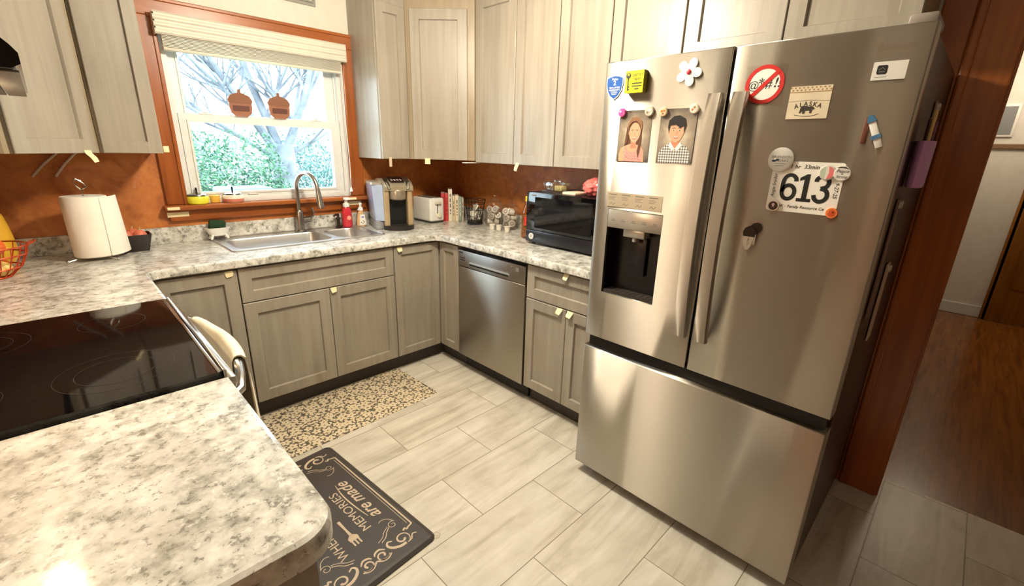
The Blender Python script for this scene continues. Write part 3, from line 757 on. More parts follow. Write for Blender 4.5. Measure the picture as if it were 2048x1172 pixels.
# candles on the stool
def candle(x, y, label, body, band=None):
    t = thing('lidded_candle', label, 'candle', (x, y, 1.1245))
    mb = MB(); mb.lathe([(.046, 0), (.052, .006), (.054, .02), (.054, .036), (.05, .044)], n=26)
    mb.build('jar', body, t)
    if band:
        mb = MB(); mb.lathe([(.0525, .005), (.0545, .012), (.0548, .022)], n=26, capb=False, capt=False); plab(mb.build('band', band, t), 'coral pink band')
    mb = MB(); mb.lathe([(.046, .044), (.049, .047), (.047, .052), (.03, .058), (.012, .06)], n=26); mb.build('lid', plain((120, 118, 112), .2, .9), t)
    mb = MB(); mb.lathe([(.006, .06), (.004, .07), (.006, .078), (.004, .09)], n=12); mb.build('knob', plain((40, 34, 34), .3, .5), t)
candle(-1.845, -.02, 'bright yellow lidded candle on the window stool', plain((226, 222, 60), .35))
candle(-1.667, -.022, 'white and coral lidded candle on the window stool', plain((240, 226, 206), .35), plain((206, 116, 96), .4))
mb = MB(); mb.lathe([(.022, 0), (.026, .003), (.027, .04), (.024, .043)], (0, 0, 0), 18)
o = mb.build('votive_cup', plain((226, 178, 76), .4)); o.location = (-1.757, -.0, 1.1245); tag(o, 'small amber votive cup between the two lidded candles', 'candle')

# ------------------------------------------------------------------ paper towel, bowl, basket at the corner
t = thing('paper_towel_holder', 'wire paper towel holder with splayed feet on the worktop corner', 'paper towel holder', (-2.325, -.23, ZI))
mb = MB(); mb.tube([(0, 0, .008), (0, 0, .325)], .004, 8)
mb.tube([(0, 0, .32), (-.012, 0, .335), (-.022, 0, .355), (-.012, 0, .37), (.006, 0, .36)], .0035, 8); mb.tube([(0, 0, .322), (.02, .0, .335), (.012, 0, .35), (-.004, 0, .365)], .003, 8); mb.build('post', CHROME, t)
for a_ in (200, 305, 60):
    a_ = math.radians(a_); mb = MB(); mb.tube([(0, 0, .012), (.06*math.cos(a_), .06*math.sin(a_), .013), (.115*math.cos(a_), .115*math.sin(a_), .004)], .0035, 8); mb.ell((.115*math.cos(a_), .115*math.sin(a_), .0055), (.006, .006, .0055), 0, 8); mb.build('foot', CHROME, t)
PTOW = plain((240, 234, 222), .9)
t = thing('paper_towel_roll', 'white paper towel roll with a loose sheet hanging at its side', 'paper towel roll', (-2.325, -.23, ZI+.0175))
mb = MB(); mb.lathe([(.02, 0), (.078, 0), (.082, .004), (.0835, .27), (.08, .276), (.02, .277)], n=36, capb=False, capt=False)
mb.lathe([(.02, .277), (.02, 0)], n=20, capb=False, capt=False); mb.build('roll', PTOW, t)
mb = MB(); vs = []; K = 9
pth = [(.050, -.069), (.069, -.056), (.086, -.036), (.101, -.009), (.111, .018), (.117, .042)]
for i, (x, y) in enumerate(pth):
    for k in range(K):
        z = .274-.272*k/(K-1); j = (k/(K-1)); vs.append((x+.014*j*(i/5), y-.004*math.sin(j*5)*(i/5), z))
fs = [(i*K+k, (i+1)*K+k, (i+1)*K+k+1, i*K+k+1) for i in range(5) for k in range(K-1)]
n_ = len(vs); vs2 = vs+[(x-.0012, y-.0012, z) for x, y, z in vs]; fs2 = fs+[tuple(n_+q for q in f[::-1]) for f in fs]
mb.add(vs2, fs2); mb.build('loose_sheet', PTOW, t, recalc=False)
# black tray of onions
t = thing('tray_bowl', 'black square flared bowl behind the paper towel roll', 'bowl', (-2.17, -.115, ZI))
mb = MB(); rows = [(.052, 0), (.072, .085), (.068, .085), (.05, .008)]; vs = []; fs = []
for h_, z in rows: vs += [(a, b, z) for a, b in rrect(-h_, -h_*.9, h_, h_*.9, .012, 3)]
n = 16
for j in range(3):
    for i in range(n): fs.append((j*n+i, j*n+(i+1) % n, (j+1)*n+(i+1) % n, (j+1)*n+i))
fs += [list(range(n))[::-1], [3*n+i for i in range(n)]]
mb.add(vs, fs); mb.build('bowl', plain((34, 26, 24), .35), t)
for i, (x, y, z, lab) in enumerate(((.026, -.02, .056, 'pinkish red onion in the black bowl, nearest the sink'), (-.028, -.012, .054, 'pinkish red onion in the black bowl, beside the towel roll'), (.002, .024, .058, 'pinkish red onion at the back of the black bowl'))):
    r = thing('onion', lab, 'onion', (-2.17+x, -.115+y, ZI+z-.014), 0, 'onions in the black bowl')
    mb = MB(); mb.ell((0, 0, .034), (.031, .031, .03), 0, 18); mb.build('bulb', plain((206, 110, 84), .4), r)
    mb = MB(); mb.cyl((0, 0, .062), (.004, 0, .078), .006, .002, 8); mb.build('stem', plain((190, 150, 100), .6), r)
# orange wire basket of gourds
bx, by = -2.665, -.4
t = thing('wire_basket', 'orange red wire basket of gourds on the worktop near the range', 'basket', (bx, by, ZI))
WIRE = plain((190, 70, 26), .35, .4)
mb = MB()
for r_, z in ((.065, .004), (.1, .04), (.122, .09), (.13, .125)): mb.tube([(r_*math.cos(2*PI*i/28), r_*math.sin(2*PI*i/28), z) for i in range(28)], .0032, 6, closed=True)
for i in range(22):
    a_ = 2*PI*i/22; c, s_ = math.cos(a_), math.sin(a_); mb.tube([(0.02*c, .02*s_, .004), (.065*c, .065*s_, .004), (.1*c, .1*s_, .04), (.122*c, .122*s_, .09), (.13*c, .13*s_, .125)], .0022, 5)
mb.build('wires', WIRE, t)
mb = MB(); mb.tube([(.13, .03, .125), (.15, .03, .135), (.155, .0, .137), (.15, -.03, .135), (.13, -.03, .125)], .003, 6); mb.build('handle', WIRE, t)
def gourd(x, y, z, r, col, lab, squash=.8, ribs=9):
    o = thing('gourd', lab, 'gourd', (bx+x, by+y, ZI+z), 0, 'gourds in the wire basket')
    mb = MB(); mb.ell((0, 0, r*squash), (r, r, r*squash), 0, 36, mod=lambda th, ph: 1-.07*abs(math.sin(ph*ribs/2))-.08*max(0, 1-th*2.5)); mb.build('flesh', plain(col, .45), o)
    mb = MB(); mb.tube([(0, 0, r*squash*1.8), (.003, 0, r*squash*2.05), (.01, .004, r*squash*2.2)], [.009, .006, .007], 8); mb.build('stem', plain((140, 116, 60), .7), o)
gourd(.036, -.036, .008, .038, (236, 208, 120), 'pale yellow gourd low in the wire basket, facing the room')
gourd(-.033, -.03, .008, .035, (238, 212, 130), 'pale yellow gourd low in the wire basket, toward the range')
gourd(.022, .042, .008, .04, (220, 96, 40), 'orange gourd in the wire basket, facing the window')
gourd(.01, .0, .078, .058, (232, 112, 48), 'orange gourd heaped on top in the wire basket', .75)
o = thing('squash', 'large yellow squash standing behind the wire basket', 'squash', (-2.655, -.17, ZI))
mb = MB(); mb.lathe([(.03, 0), (.055, .008), (.075, .04), (.078, .08), (.074, .13), (.068, .18), (.06, .22), (.045, .25), (.014, .266)], n=28); mb.build('flesh', plain((226, 176, 52), .4), o)
mb = MB(); mb.tube([(0, 0, .258), (.004, 0, .28), (.012, .004, .295)], [.011, .008, .009], 8); mb.build('stem', plain((150, 120, 60), .7), o)

# ------------------------------------------------------------------ coffee maker
t = thing('coffee_maker', 'champagne gold single serve coffee maker beside the sink', 'coffee maker', (-.722, -.238, ZI), math.radians(-18))
mb = MB(); mb.prism(rrect(-.095, -.06, .095, .15, .03), .0, .3, None, 0)
mb.build('rear_body', GOLD, t)
for sx in (-1, 1):
    mb = MB(); mb.prism(rrect(min(sx*.06, sx*.098), -.13, max(sx*.06, sx*.098), -.05, .012), .028, .27, None, 0); mb.build('side_pillar', GOLD, t)
mb = MB(); mb.prism(rrect(-.06, -.075, .06, -.0605, .003), .03, .2, None, 0); plab(mb.build('cavity_back', BLACK, t), 'black brewing cavity')
mb = MB(); mb.lathe([(.048, .2), (.056, .208), (.058, .262), (.056, .268)], (0, -.1, 0), 26); mb.build('brew_head', plain((186, 176, 158), .25, .7), t)
mb = MB(); P_ = [(-.14, .262), (-.142, .288), (-.1, .318), (-.02, .335), (.1, .332), (.15, .318), (.15, .262)]
mb.prism(P_, -.098, .098, ((0, 0, 0), (0, 1, 0), (0, 0, 1)), 0); mb.build('lid', plain((190, 178, 152), .28, .6), t)
mb = MB(); 
for k in range(6):
    a0, a1 = k/6, (k+1)/6
mb.tube([(-.058, -.146, .272), (-.07, -.12, .31), (-.07, -.03, .338), (-.06, .04, .342)], [.012, .016, .016, .01], 10, flat=(1, .5)); mb.tube([(.058, -.146, .272), (.07, -.12, .31), (.07, -.03, .338), (.06, .04, .342)], [.012, .016, .016, .01], 10, flat=(1, .5)); mb.build('lid_handle', CHROME, t)
mb = MB(); Rv = Vector((0, .94, .2)).normalized()
mb.prism(rrect(-.05, -.085, .05, .035, .012), .0, .004, ((0, -.03, .3355), (1, 0, 0), tuple(Rv)), 0)
for i in range(4):
    mb.prism(circ(.0065, 10, -.03+i*.02, -.055), .004, .0048, ((0, -.03, .3355), (1, 0, 0), tuple(Rv)), 1)
    mb.prism(rrect(-.037+i*.02, -.035, -.025+i*.02, -.031, .0015, 2), .004, .0048, ((0, -.03, .3355), (1, 0, 0), tuple(Rv)), 1)
mb.build('control_panel', [plain((40, 18, 20), .25), plain((220, 214, 204), .5)], t)
mb = MB(); mb.prism([(-.1, -.06), (-.1, -.12)]+arc(0, -.075, .112, 205, 335, 12)+[(.1, -.12), (.1, -.06)], 0, .03, None, 0); mb.build('drip_tray', plain((38, 34, 32), .35), t)
mb = MB(); vs = [(-.098, -.11, .06), (-.098, .14, .06), (-.150, .14, .06), (-.150, -.08, .06), (-.1, -.11, .30), (-.1, .14, .30), (-.166, .14, .30), (-.166, -.08, .30)]
mb.add(vs, [(0, 1, 2, 3), (4, 7, 6, 5), (0, 3, 7, 4), (1, 5, 6, 2), (3, 2, 6, 7), (0, 4, 5, 1)]); plab(mb.build('water_tank', plain((172, 186, 214), .15, 0, .5, .5), t), 'pale blue tinted water tank')
mb = MB(); mb.box(-.152, -.09, 0, -.097, .145, .058, 0, .008); mb.build('tank_base', plain((150, 152, 156), .3, .3), t)
mb = MB(); mb.prism(rrect(-.17, -.095, -.096, .145, .02), .3, .316, None, 0); mb.build('tank_lid', plain((196, 190, 176), .3, .5), t)

# ------------------------------------------------------------------ toaster
t = thing('toaster', 'white two slice toaster in front of the row of books', 'toaster', (-.382, -.155, ZI), 0)
mb = MB(); mb.box(-.064, -.118, .012, .064, .118, .185, 0, .014, seg=3); mb.build('shell', WHITE, t)
for x in (-.028, .022):
    mb = MB(); mb.box(x-.013, -.09, .1835, x+.013, .09, .1862); plab(mb.build('slot', BLACK, t), 'dark bread slot')
mb = MB(); mb.box(-.06, -.112, 0, .06, .112, .013, 0, .004); mb.build('base', plain((60, 58, 56), .5), t)
mb = MB(); mb.box(-.004, -.1195, .07, .004, -.1175, .15); mb.build('lever_slot', plain((120, 116, 108), .5), t)
mb = MB(); mb.box(-.026, -.138, .142, .026, -.117, .158, 0, .005); mb.build('lever', plain((222, 212, 190), .4), t)
mb = MB(); mb.lathe([(.02, 0), (.019, .012), (.015, .016)], n=18, T=Matrix.Translation((.012, -.118, .055)) @ Matrix.Rotation(PI/2, 4, 'X')); mb.build('dial', plain((232, 222, 200), .4), t)

# ------------------------------------------------------------------ books
bdir = Vector((.82, -.572, 0)).normalized(); bnor = Vector((-bdir.y*-1, 0, 0))
ang = math.atan2(bdir.y, bdir.x)
p0 = Vector((-.305, -.215, ZI)); s_ = 0
BK = [(.03, .215, .15, (186, 32, 36), 'thick red book at the toaster end of the book row'),
      (.022, .21, .15, (204, 58, 54), 'thinner red book beside the tall white book'),
      (.03, .245, .17, (232, 222, 204), 'tall white book, tallest in the row beside the toaster'),
      (.018, .195, .15, (226, 206, 172), 'thin cream book just after the tall white book'),
      (.028, .198, .15, (234, 220, 190), 'thick cream book in the middle of the row'),
      (.018, .185, .14, (150, 168, 156), 'gray green book at the basket end of the book row'),
      (.016, .178, .13, (190, 180, 160), 'small beige book last in the row, behind the wire basket')]
for w_, h_, d_, c_, lab in BK:
    r = thing('book', lab, 'book', p0+bdir*(s_+w_/2), ang, 'books in the row behind the toaster'); s_ += w_+.002
    mb = MB(); mb.box(-w_/2+.002, .002, .003, w_/2-.002, d_-.003, h_-.003); plab(mb.build('pages', PAPER, r), 'white pages')
    mb = MB(); mb.box(-w_/2, 0, 0, -w_/2+.002, d_, h_); mb.box(w_/2-.002, 0, 0, w_/2, d_, h_); mb.box(-w_/2, -.002, 0, w_/2, .002, h_, 0, .0015)
    F = ((0, -.002, 0), (1, 0, 0), (0, 0, 1)); rr = random.Random(int(h_*1000))
    z = h_*.22
    while z < h_*.82:
        l_ = rr.uniform(.008, .03); mb.sheet(rectp(-w_*.14, z, w_*.14, min(z+l_, h_*.85)), .0004, F, 1); z += l_+rr.uniform(.006, .014)
    mb.build('cover', [plain(c_, .5), plain(tuple(int(x*.45) for x in c_) if c_[0] > c_[1]*1.5 or sum(c_) > 480 else (230, 226, 214), .6)], r)

# ------------------------------------------------------------------ black basket, jars, cups, bottle
t = thing('wire_caddy', 'black flared wire basket between the books and the glass jars', 'basket', (-.178, -.47, ZI))
mb = MB()
for r_, z in ((.055, .02), (.06, .06), (.068, .11), (.075, .155), (.08, .185)): mb.tube([(r_*math.cos(2*PI*i/28), r_*math.sin(2*PI*i/28), z) for i in range(28)], .0024, 6, closed=True)
for i in range(18):
    a_ = 2*PI*i/18; mb.tube([(.052*math.cos(a_), .052*math.sin(a_), .014), (.068*math.cos(a_+.15), .068*math.sin(a_+.15), .11), (.08*math.cos(a_+.25), .08*math.sin(a_+.25), .185)], .0016, 5)
mb.build('wires', BLACK, t)
mb = MB(); mb.lathe([(.06, 0), (.062, .012), (.05, .022), (.02, .024)], n=26); mb.build('base', BLACK, t)
PODW = plain((232, 226, 212), .5)
for i, (x, y, z, rx, rz) in enumerate([(-.022, -.018, .032, .5, .2), (.022, -.022, .034, -.45, 1.1), (0, .022, .035, .3, 2.1), (-.01, -.005, .088, .9, .6), (.02, .012, .095, -.8, 2.7)]):
    r = thing('creamer_packet', 'white printed packet standing in the black wire basket', 'packet', (-.178+x, -.47+y, ZI+z), rz, 'packets in the black wire basket')
    r.rotation_euler = (rx*.6, .2, rz)
    mb = MB(); mb.box(-.017, -.006, 0, .017, .006, .062, 0, .004); mb.build('wrapper', PODW, r)
    mb = MB()
    for q in range(4): mb.box(-.012, -.0066, .014+q*.011, .010-.004*(q % 2), -.0058, .019+q*.011)
    plab(mb.build('print', INK, r), 'dark printed lines')
def pod(x, y, z, rot, lab, grp, col=(236, 230, 218)):
    r = thing('coffee_pod', lab, 'coffee pod', (x, y, z), 0, grp); r.rotation_euler = rot
    mb = MB(); mb.lathe([(.016, -.018), (.0175, -.016), (.021, .016), (.024, .017), (.024, .019)], n=18); mb.build('cup', plain(col, .4), r)
    mb = MB(); mb.lathe([(.0222, .0191), (.0222, .0198), (.001, .0202)], n=18, capb=False); mb.build('foil_lid', plain((196, 190, 182), .35, .5), r)
    mb = MB(); mb.lathe([(.013, .0203), (.0085, .0206)], n=16, capb=False, capt=False); plab(mb.build('lid_print', plain((120, 84, 74), .5), r), 'brown printed ring')
def jar(x, y, r, h, label, plabel, grp, seed):
    t = thing('glass_jar', label, 'jar', (x, y, ZI))
    mb = MB(); mb.lathe([(r*.8, 0), (r*.95, .006), (r, .03), (r, h*.62), (r*.9, h*.76), (r*.78, h*.8)], n=28, capt=False); mb.build('body', JAR, t)
    mb = MB(); mb.lathe([(r*.86, h*.8), (r*.88, h*.82), (r*.6, h*.88), (r*.2, h*.905), (r*.12, h*.92), (r*.24, h*.96), (r*.18, h), (.001, h*1.01)], n=24); mb.build('lid', JAR, t)
    rr = random.Random(seed); k = 0
    for lv in range(4):
        for q in range(3):
            a_ = q*2.094+lv*1.05+.3; d_ = r*.4+.001
            z = .037+lv*.043
            if z > h*.7: continue
            pod(x+d_*math.cos(a_), y+d_*math.sin(a_), ZI+z, (rr.uniform(1.2, 1.8), rr.uniform(-.2, .2), rr.uniform(-2.6, -.5)), plabel, grp)
jar(-.128, -.632, .066, .225, 'taller lidded glass jar of coffee pods beside the black wire basket', 'white coffee pod inside the taller lidded glass jar', 'coffee pods in the taller jar', 3)
jar(-.118, -.785, .064, .2, 'shorter lidded glass jar of coffee pods beside the microwave', 'white coffee pod inside the shorter lidded glass jar', 'coffee pods in the shorter jar', 5)
for x, y, lab in ((-.24, -.735, 'white creamer cup in front of the taller glass jar, nearest the wire basket'), (-.226, -.79, 'white creamer cup beside another between the two glass jars'), (-.225, -.872, 'single white creamer cup in front of the shorter glass jar')):
    r = thing('creamer_cup', lab, 'creamer cup', (x, y, ZI), 0, 'creamer cups in front of the jars')
    mb = MB(); mb.lathe([(.016, 0), (.017, .002), (.0205, .034), (.0235, .035), (.0235, .037)], n=20); mb.build('cup', PODW, r)
    mb = MB(); mb.lathe([(.0225, .0371), (.0225, .038), (.001, .0382)], n=20, capb=False); mb.build('foil_lid', plain((236, 226, 206), .4), r)
t = thing('snack_bottle', 'clear bottle of brown kernels with a yellow cap beside the microwave', 'bottle', (-.262, -1.105, ZI))
mb = MB(); mb.lathe([(.04, 0), (.046, .006), (.046, .15), (.042, .18), (.026, .215), (.022, .235)], n=26); mb.build('bottle', AMBERG, t)
mb = MB(); mb.lathe([(.038, .004), (.043, .008), (.043, .145), (.02, .15)], n=20)
def m_kern():
    t_ = NT('popcorn_kernels'); v = t_.n('ShaderNodeTexVoronoi'); v.inputs['Scale'].default_value = 110; t_.l(t_.pos(), v.inputs['Vector'])
    t_.bump(v.outputs['Distance'], .6, .004)
    return t_.set(t_.ramp(v.outputs['Distance'], [(.1, (204, 150, 84)), (.6, (120, 70, 30))]), .5)
mb.build('kernels', m_kern(), t)
mb = MB(); mb.lathe([(.024, .235), (.025, .238), (.025, .262), (.022, .266)], n=20); mb.build('cap', plain((232, 190, 40), .4), t)
mb = MB(); mb.prism([(a_*.0462, 0) for a_ in (0,)], 0, 0) if 0 else None
mb = MB(); vs = [(.0466*math.cos(a_), .0466*math.sin(a_), z) for z in (.085, .14) for a_ in [math.radians(190+i*10) for i in range(11)]]
mb.add(vs, [(i, i+1, 12+i, 11+i) for i in range(10)]); plab(mb.build('label', REDM, t), 'red label')

# ------------------------------------------------------------------ microwave and what is on it
t = thing('microwave', 'black microwave oven on the worktop between the jars and the refrigerator', 'microwave', (-.21, -1.475, ZI))
mb = MB(); mb.box(-.375, -1.735, ZI+.014, -.02, -1.216, ZI+.312, 0, .006); mb.build('case', NAVY, t, world=True)
mb = MB(); mb.box(-.402, -1.735, ZI+.088, -.376, -1.216, ZI+.312, 0, .005); d = mb.build('door', BLACKG, t, world=True)
mb = MB(); mb.box(-.4035, -1.70, ZI+.105, -.4015, -1.285, ZI+.285); mb.build('door_window', plain((15, 15, 18), .05, 0, .5, 0), d, world=True)
mb = MB(); mb.text('', 0, FR, 0, 0, .01) if 0 else None
mb.box(-.4038, -1.29, ZI+.29, -.402, -1.255, ZI+.298, 0, .0005); mb.build('emblem', plain((110, 110, 112), .4), d, world=True)
mb = MB(); mb.box(-.402, -1.735, ZI+.014, -.376, -1.216, ZI+.086, 0, .005); cp = mb.build('control_strip', NAVY, t, world=True)
FE = ((-.402, 0, 0), (0, -1, 0), (0, 0, 1))    # frame on a face looking toward the range: right = -y
mb = MB(); mb.prism(circ(.019, 24, 1.265, ZI+.05), 0, .004, FE, 0); mb.text('D', .0045, FE, 1.265, ZI+.05, .018, 1, .01); mb.build('open_button', [plain((214, 212, 208), .3, .3), INK], cp, world=True)
for x in (-.36, -.06):
    for y in (-1.25, -1.70):
        mb = MB(); mb.cyl((x, y, ZI), (x, y, ZI+.015), .012); mb.build('foot', BLACK, t, world=True)
mt = ZI+.312
t = thing('glass_dish', 'clear cut glass butter dish on top of the microwave', 'dish', (-.28, -1.345, mt+.0006))
mb = MB(); mb.box(-.05, -.085, 0, .05, .085, .008, 0, .003); mb.build('plate', JAR, t)
mb = MB()
mb.box(-.036, -.07, .009, .036, .07, .058, 0, .008)
for i in range(9):
    y = -.064+i*.016; mb.cyl((-.037, y, .012), (-.037, y+.006, .054), .004, .003, 6)
mb.box(-.012, -.02, .058, .012, .02, .068, 0, .004); mb.build('cover', m_glass('cut_glass', (.97, .97, .94, 1), .16, .06), t)
mb = MB(); mb.box(-.025, -.055, .010, .025, .0, .038, 0, .004); plab(mb.build('butter', plain((250, 236, 170), .6), t), 'pale yellow butter')
mb = MB(); mb.box(-.36, -1.545, mt+.0006, -.22, -1.452, mt+.014, 0, .003)
tag(mb.build('folded_paper', plain((236, 206, 180), .7), None, (-.28, -1.5, mt)), 'flat folded cream paper on the microwave between the dish and the red bag', 'paper')
mb = MB(); rr = random.Random(4)
mb.ell((-.27, -1.632, mt+.046), (.085, .078, .052), 0, 64, mod=lambda th, ph: 1+.06*math.sin(5*ph+3*th)+.05*math.sin(9*ph-7*th)+.035*math.cos(13*th+4*ph)+.03*math.sin(17*ph+5*th))
for v in mb.v: v.z = max(v.z, mt+.001)
for v in mb.v: v.y = min(v.y, -1.552)
REDP = plain((230, 112, 106), .22, 0, .6, .5)
t = thing('snack_bag', 'crumpled red plastic bag on the microwave beside the refrigerator', 'bag', (-.27, -1.632, mt))
mb.build('bag', REDP, t, world=True, sharp=80)
mb = MB(); mb.prism([(1.56, mt+.02), (1.66, mt+.085), (1.73, mt+.088), (1.70, mt+.07), (1.64, mt+.06)], 0, .002, ((-.33, 0, 0), (0, -1, 0), (0, 0, 1)), 0); plab(mb.build('film', DUSTYG, t, world=True), 'clear film edge')

# ------------------------------------------------------------------ dishwasher
t = thing('dishwasher', 'stainless steel dishwasher under the worktop beside the corner cabinet', 'dishwasher', (-.33, -1.147, 0))
D0, D1 = -.849, -1.449
mb = MB(); mb.box(-.6, D1, .1, -.02, D0, .862); mb.build('tub', BLACK, t, world=True)
mb = MB(); mb.box(-.64, D1, .115, -.601, D0, .738, 0, .004); mb.build('door', STEEL, t, world=True)
mb = MB(); mb.box(-.641, D1, .742, -.601, D0, .846, 0, .004); cp = mb.build('control_panel', STEELD, t, world=True)
mb = MB(); mb.box(-.6425, -1.315, .760, -.6395, -.965, .772, 0, .001); plab(mb.build('pocket_handle', BLACKM, cp, world=True), 'dark slot of the pocket handle')
mb = MB(); mb.prism([(.955, .772), (1.325, .772), (1.31, .782), (.97, .782)], .0, .004, ((-.6405, 0, 0), (0, -1, 0), (0, 0, 1)), 0); mb.build('handle_lip', STEEL, cp, world=True)
FD = ((-.641, 0, 0), (0, -1, 0), (0, 0, 1))
for i, (y, z) in enumerate(((-1.312, .826), (-1.345, .828), (-1.302, .806), (-1.345, .806))):
    mb = MB(); mb.prism(circ(.006, 14, -y, z), 0, .003, FD, 0); mb.build('button', CHROME, cp, world=True)
mb = MB()
for k in range(2): mb.sheet(rectp(.87, .782+k*.014, .92, .787+k*.014), .0006, FD, 0)
mb.sheet(rectp(.862, .828, .9, .836), .0006, FD, 0); mb.sheet(rectp(1.375, .808, 1.4, .83), .0006, FD, 1)
for k in range(5): mb.sheet(rectp(1.295+.012*k, .816, 1.303+.012*k, .818), .0006, FD, 1)
mb.build('panel_print', [BLACKM, GRAYINK], cp, world=True)
mb = MB(); mb.box(-.575, D1, .012, -.56, D0, .11); mb.build('kick_plate', BLACKM, t, world=True)

# ------------------------------------------------------------------ range with glass top
t = thing('range', 'black glass top electric range between the two worktops', 'range', (-2.5, -1.535, 0))
RY0, RY1 = -1.158, -1.912
mb = MB(); mb.box(-2.83, RY1, .02, -2.235, RY0, .9); mb.build('body', BLACKM, t, world=True)
mb = MB(); mb.prism(rrect(-2.835, RY1+.004, -2.203, RY0-.004, .012), .9, .925, None, 0)
n0 = len(mb.f)
RING = plain((46, 42, 41), .3)
def ring(cx, cy, r, w_=.0011): 
    P_ = [(cx+r*math.cos(2*PI*i/48), cy+r*math.sin(2*PI*i/48)) for i in range(49)]; mb.ribbon(P_, w_, .9254, ((0, 0, 0), (1, 0, 0), (0, 1, 0)), 1)
for cx, cy, rs in ((-2.39, -1.735, (.115, .078)), (-2.365, -1.335, (.08,)), (-2.66, -1.73, (.08,)), (-2.65, -1.34, (.11, .075))):
    for r_ in rs: ring(cx, cy, r_)
gt = mb.build('glass_top', [plain((9, 8, 9), .05, 0, .45, 0), RING], t, world=True, recalc=False)
mb = MB(); mb.box(-2.204, RY1+.002, .896, -2.196, RY0-.002, .929, 0, .002); mb.box(-2.2, RY1+.002, .885, -2.178, RY0-.002, .905, 0, .003); mb.build('front_trim', STEEL, t, world=True)
mb = MB(); mb.box(-2.216, RY1+.004, .925, -2.2085, RY0-.02, .928, 0, .001); mb.build('edge_bead', CHROME, gt, world=True)
mb = MB(); mb.box(-2.235, RY1+.004, .2, -2.19, RY0-.004, .875, 0, .006); d = mb.build('oven_door', STEEL, t, world=True)
mb = MB(); mb.box(-2.1895, RY1+.1, .33, -2.187, RY0-.1, .68); mb.build('door_glass', BLACKG, d, world=True)
mb = MB(); mb.box(-2.235, RY1+.004, .05, -2.19, RY0-.004, .19, 0, .006); mb.build('drawer', STEEL, t, world=True)
hp = [(-2.19, RY0-.03, .835), (-2.165, RY0-.045, .845)]
for i in range(1, 12):
    y = RY0-.06-(i/12)*(.754-.12); hp.append((-2.158+.046*math.sin(PI*i/12), y, .848))
hp += [(-2.165, RY1+.045, .845), (-2.19, RY1+.03, .835)]
mb = MB(); mb.tube(hp, .0125, 10); mb.build('handle', STEEL, d, world=True)
mb = MB(); mb.box(-2.84, RY1, .926, -2.80, RY0, 1.07, 0, .008); mb.build('backguard', BLACK, t, world=True)
# towel over the oven handle
mb = MB(); vs = []; K = 15; M_ = 13
ys = [-1.262-(i/(K-1))*.44 for i in range(K)]
def hx(y):
    s = (RY0-.06-y)/(.754-.12); return -2.158+.046*math.sin(PI*max(0, min(1, s)))
prof = [(-.022, -.34), (-.021, -.2), (-.0185, -.07), (-.0165, -.02), (-.015, .004), (-.009, .0155), (0, .0185), (.011, .0155), (.018, .004), (.022, -.03), (.026, -.12), (.03, -.24), (.032, -.36)]
for i, y in enumerate(ys):
    for k, (dx, dz) in enumerate(prof):
        wv = .006*math.sin(i*1.15+.5)*min(1, abs(dz)*6) if k > 7 else .0015*math.sin(i*1.15)
        vs.append((hx(y)+dx+wv, y, .848+dz))
fs = [(i*M_+k, i*M_+k+1, (i+1)*M_+k+1, (i+1)*M_+k) for i in range(K-1) for k in range(M_-1)]
n_ = len(vs); th_ = .004
vs2 = vs+[(x+(th_ if k_ % M_ > 7 else (-.0005 if k_ % M_ < 4 else .001)), y, z+(th_ if 4 <= k_ % M_ <= 8 else 0)) for k_, (x, y, z) in enumerate(vs)]
fs2 = fs+[tuple(n_+q for q in f[::-1]) for f in fs]
for k in range(M_-1): fs2 += [(k, n_+k, n_+k+1, k+1), ((K-1)*M_+k+1, n_+(K-1)*M_+k+1, n_+(K-1)*M_+k, (K-1)*M_+k)]
for i in range(K-1): fs2 += [(i*M_, (i+1)*M_, n_+(i+1)*M_, n_+i*M_), (i*M_+M_-1, n_+i*M_+M_-1, n_+(i+1)*M_+M_-1, (i+1)*M_+M_-1)]
mb.add(vs2, fs2)
tag(mb.build('dish_towel', plain((232, 220, 198), .95), None, (-2.13, -1.45, .5), sharp=60), 'cream dish towel folded over the oven door handle', 'towel')
# range hood
t = thing('range_hood', 'black under cabinet range hood above the cooktop', 'range hood', (-2.64, -1.535, 1.575))
mb = MB(); P_ = [(-2.842, 1.575), (-2.425, 1.575), (-2.412, 1.583), (-2.412, 1.60), (-2.42, 1.612), (-2.5, 1.70), (-2.842, 1.703)]
mb.prism([(a_, b_) for a_, b_ in P_], 1.156, 1.918, ((0, 0, 0), (1, 0, 0), (0, 0, 1)), 0); mb.build('canopy', plain((16, 17, 26), .2, 0, .5, .4), t, world=True)
mb = MB(); mb.box(-2.80, -1.89, 1.571, -2.455, -1.185, 1.5755); mb.build('filter', plain((70, 68, 66), .35, .6), t, world=True)
mb = MB(); mb.box(-2.452, -1.89, 1.571, -2.416, -1.17, 1.5755, 0, .001); mb.build('underside_lip', plain((128, 122, 112), .4, .3), t, world=True)
HOODLAMP = NT('hood_lamp_glow'); HOODLAMP.b.inputs['Emission Color'].default_value = (1, .78, .5, 1); HOODLAMP.b.inputs['Emission Strength'].default_value = 9
mb = MB(); mb.box(-2.65, -1.67, 1.568, -2.56, -1.53, 1.5712, 0, .001); mb.build('lamp_lens', HOODLAMP.set((250, 230, 190), .4), t, world=True)

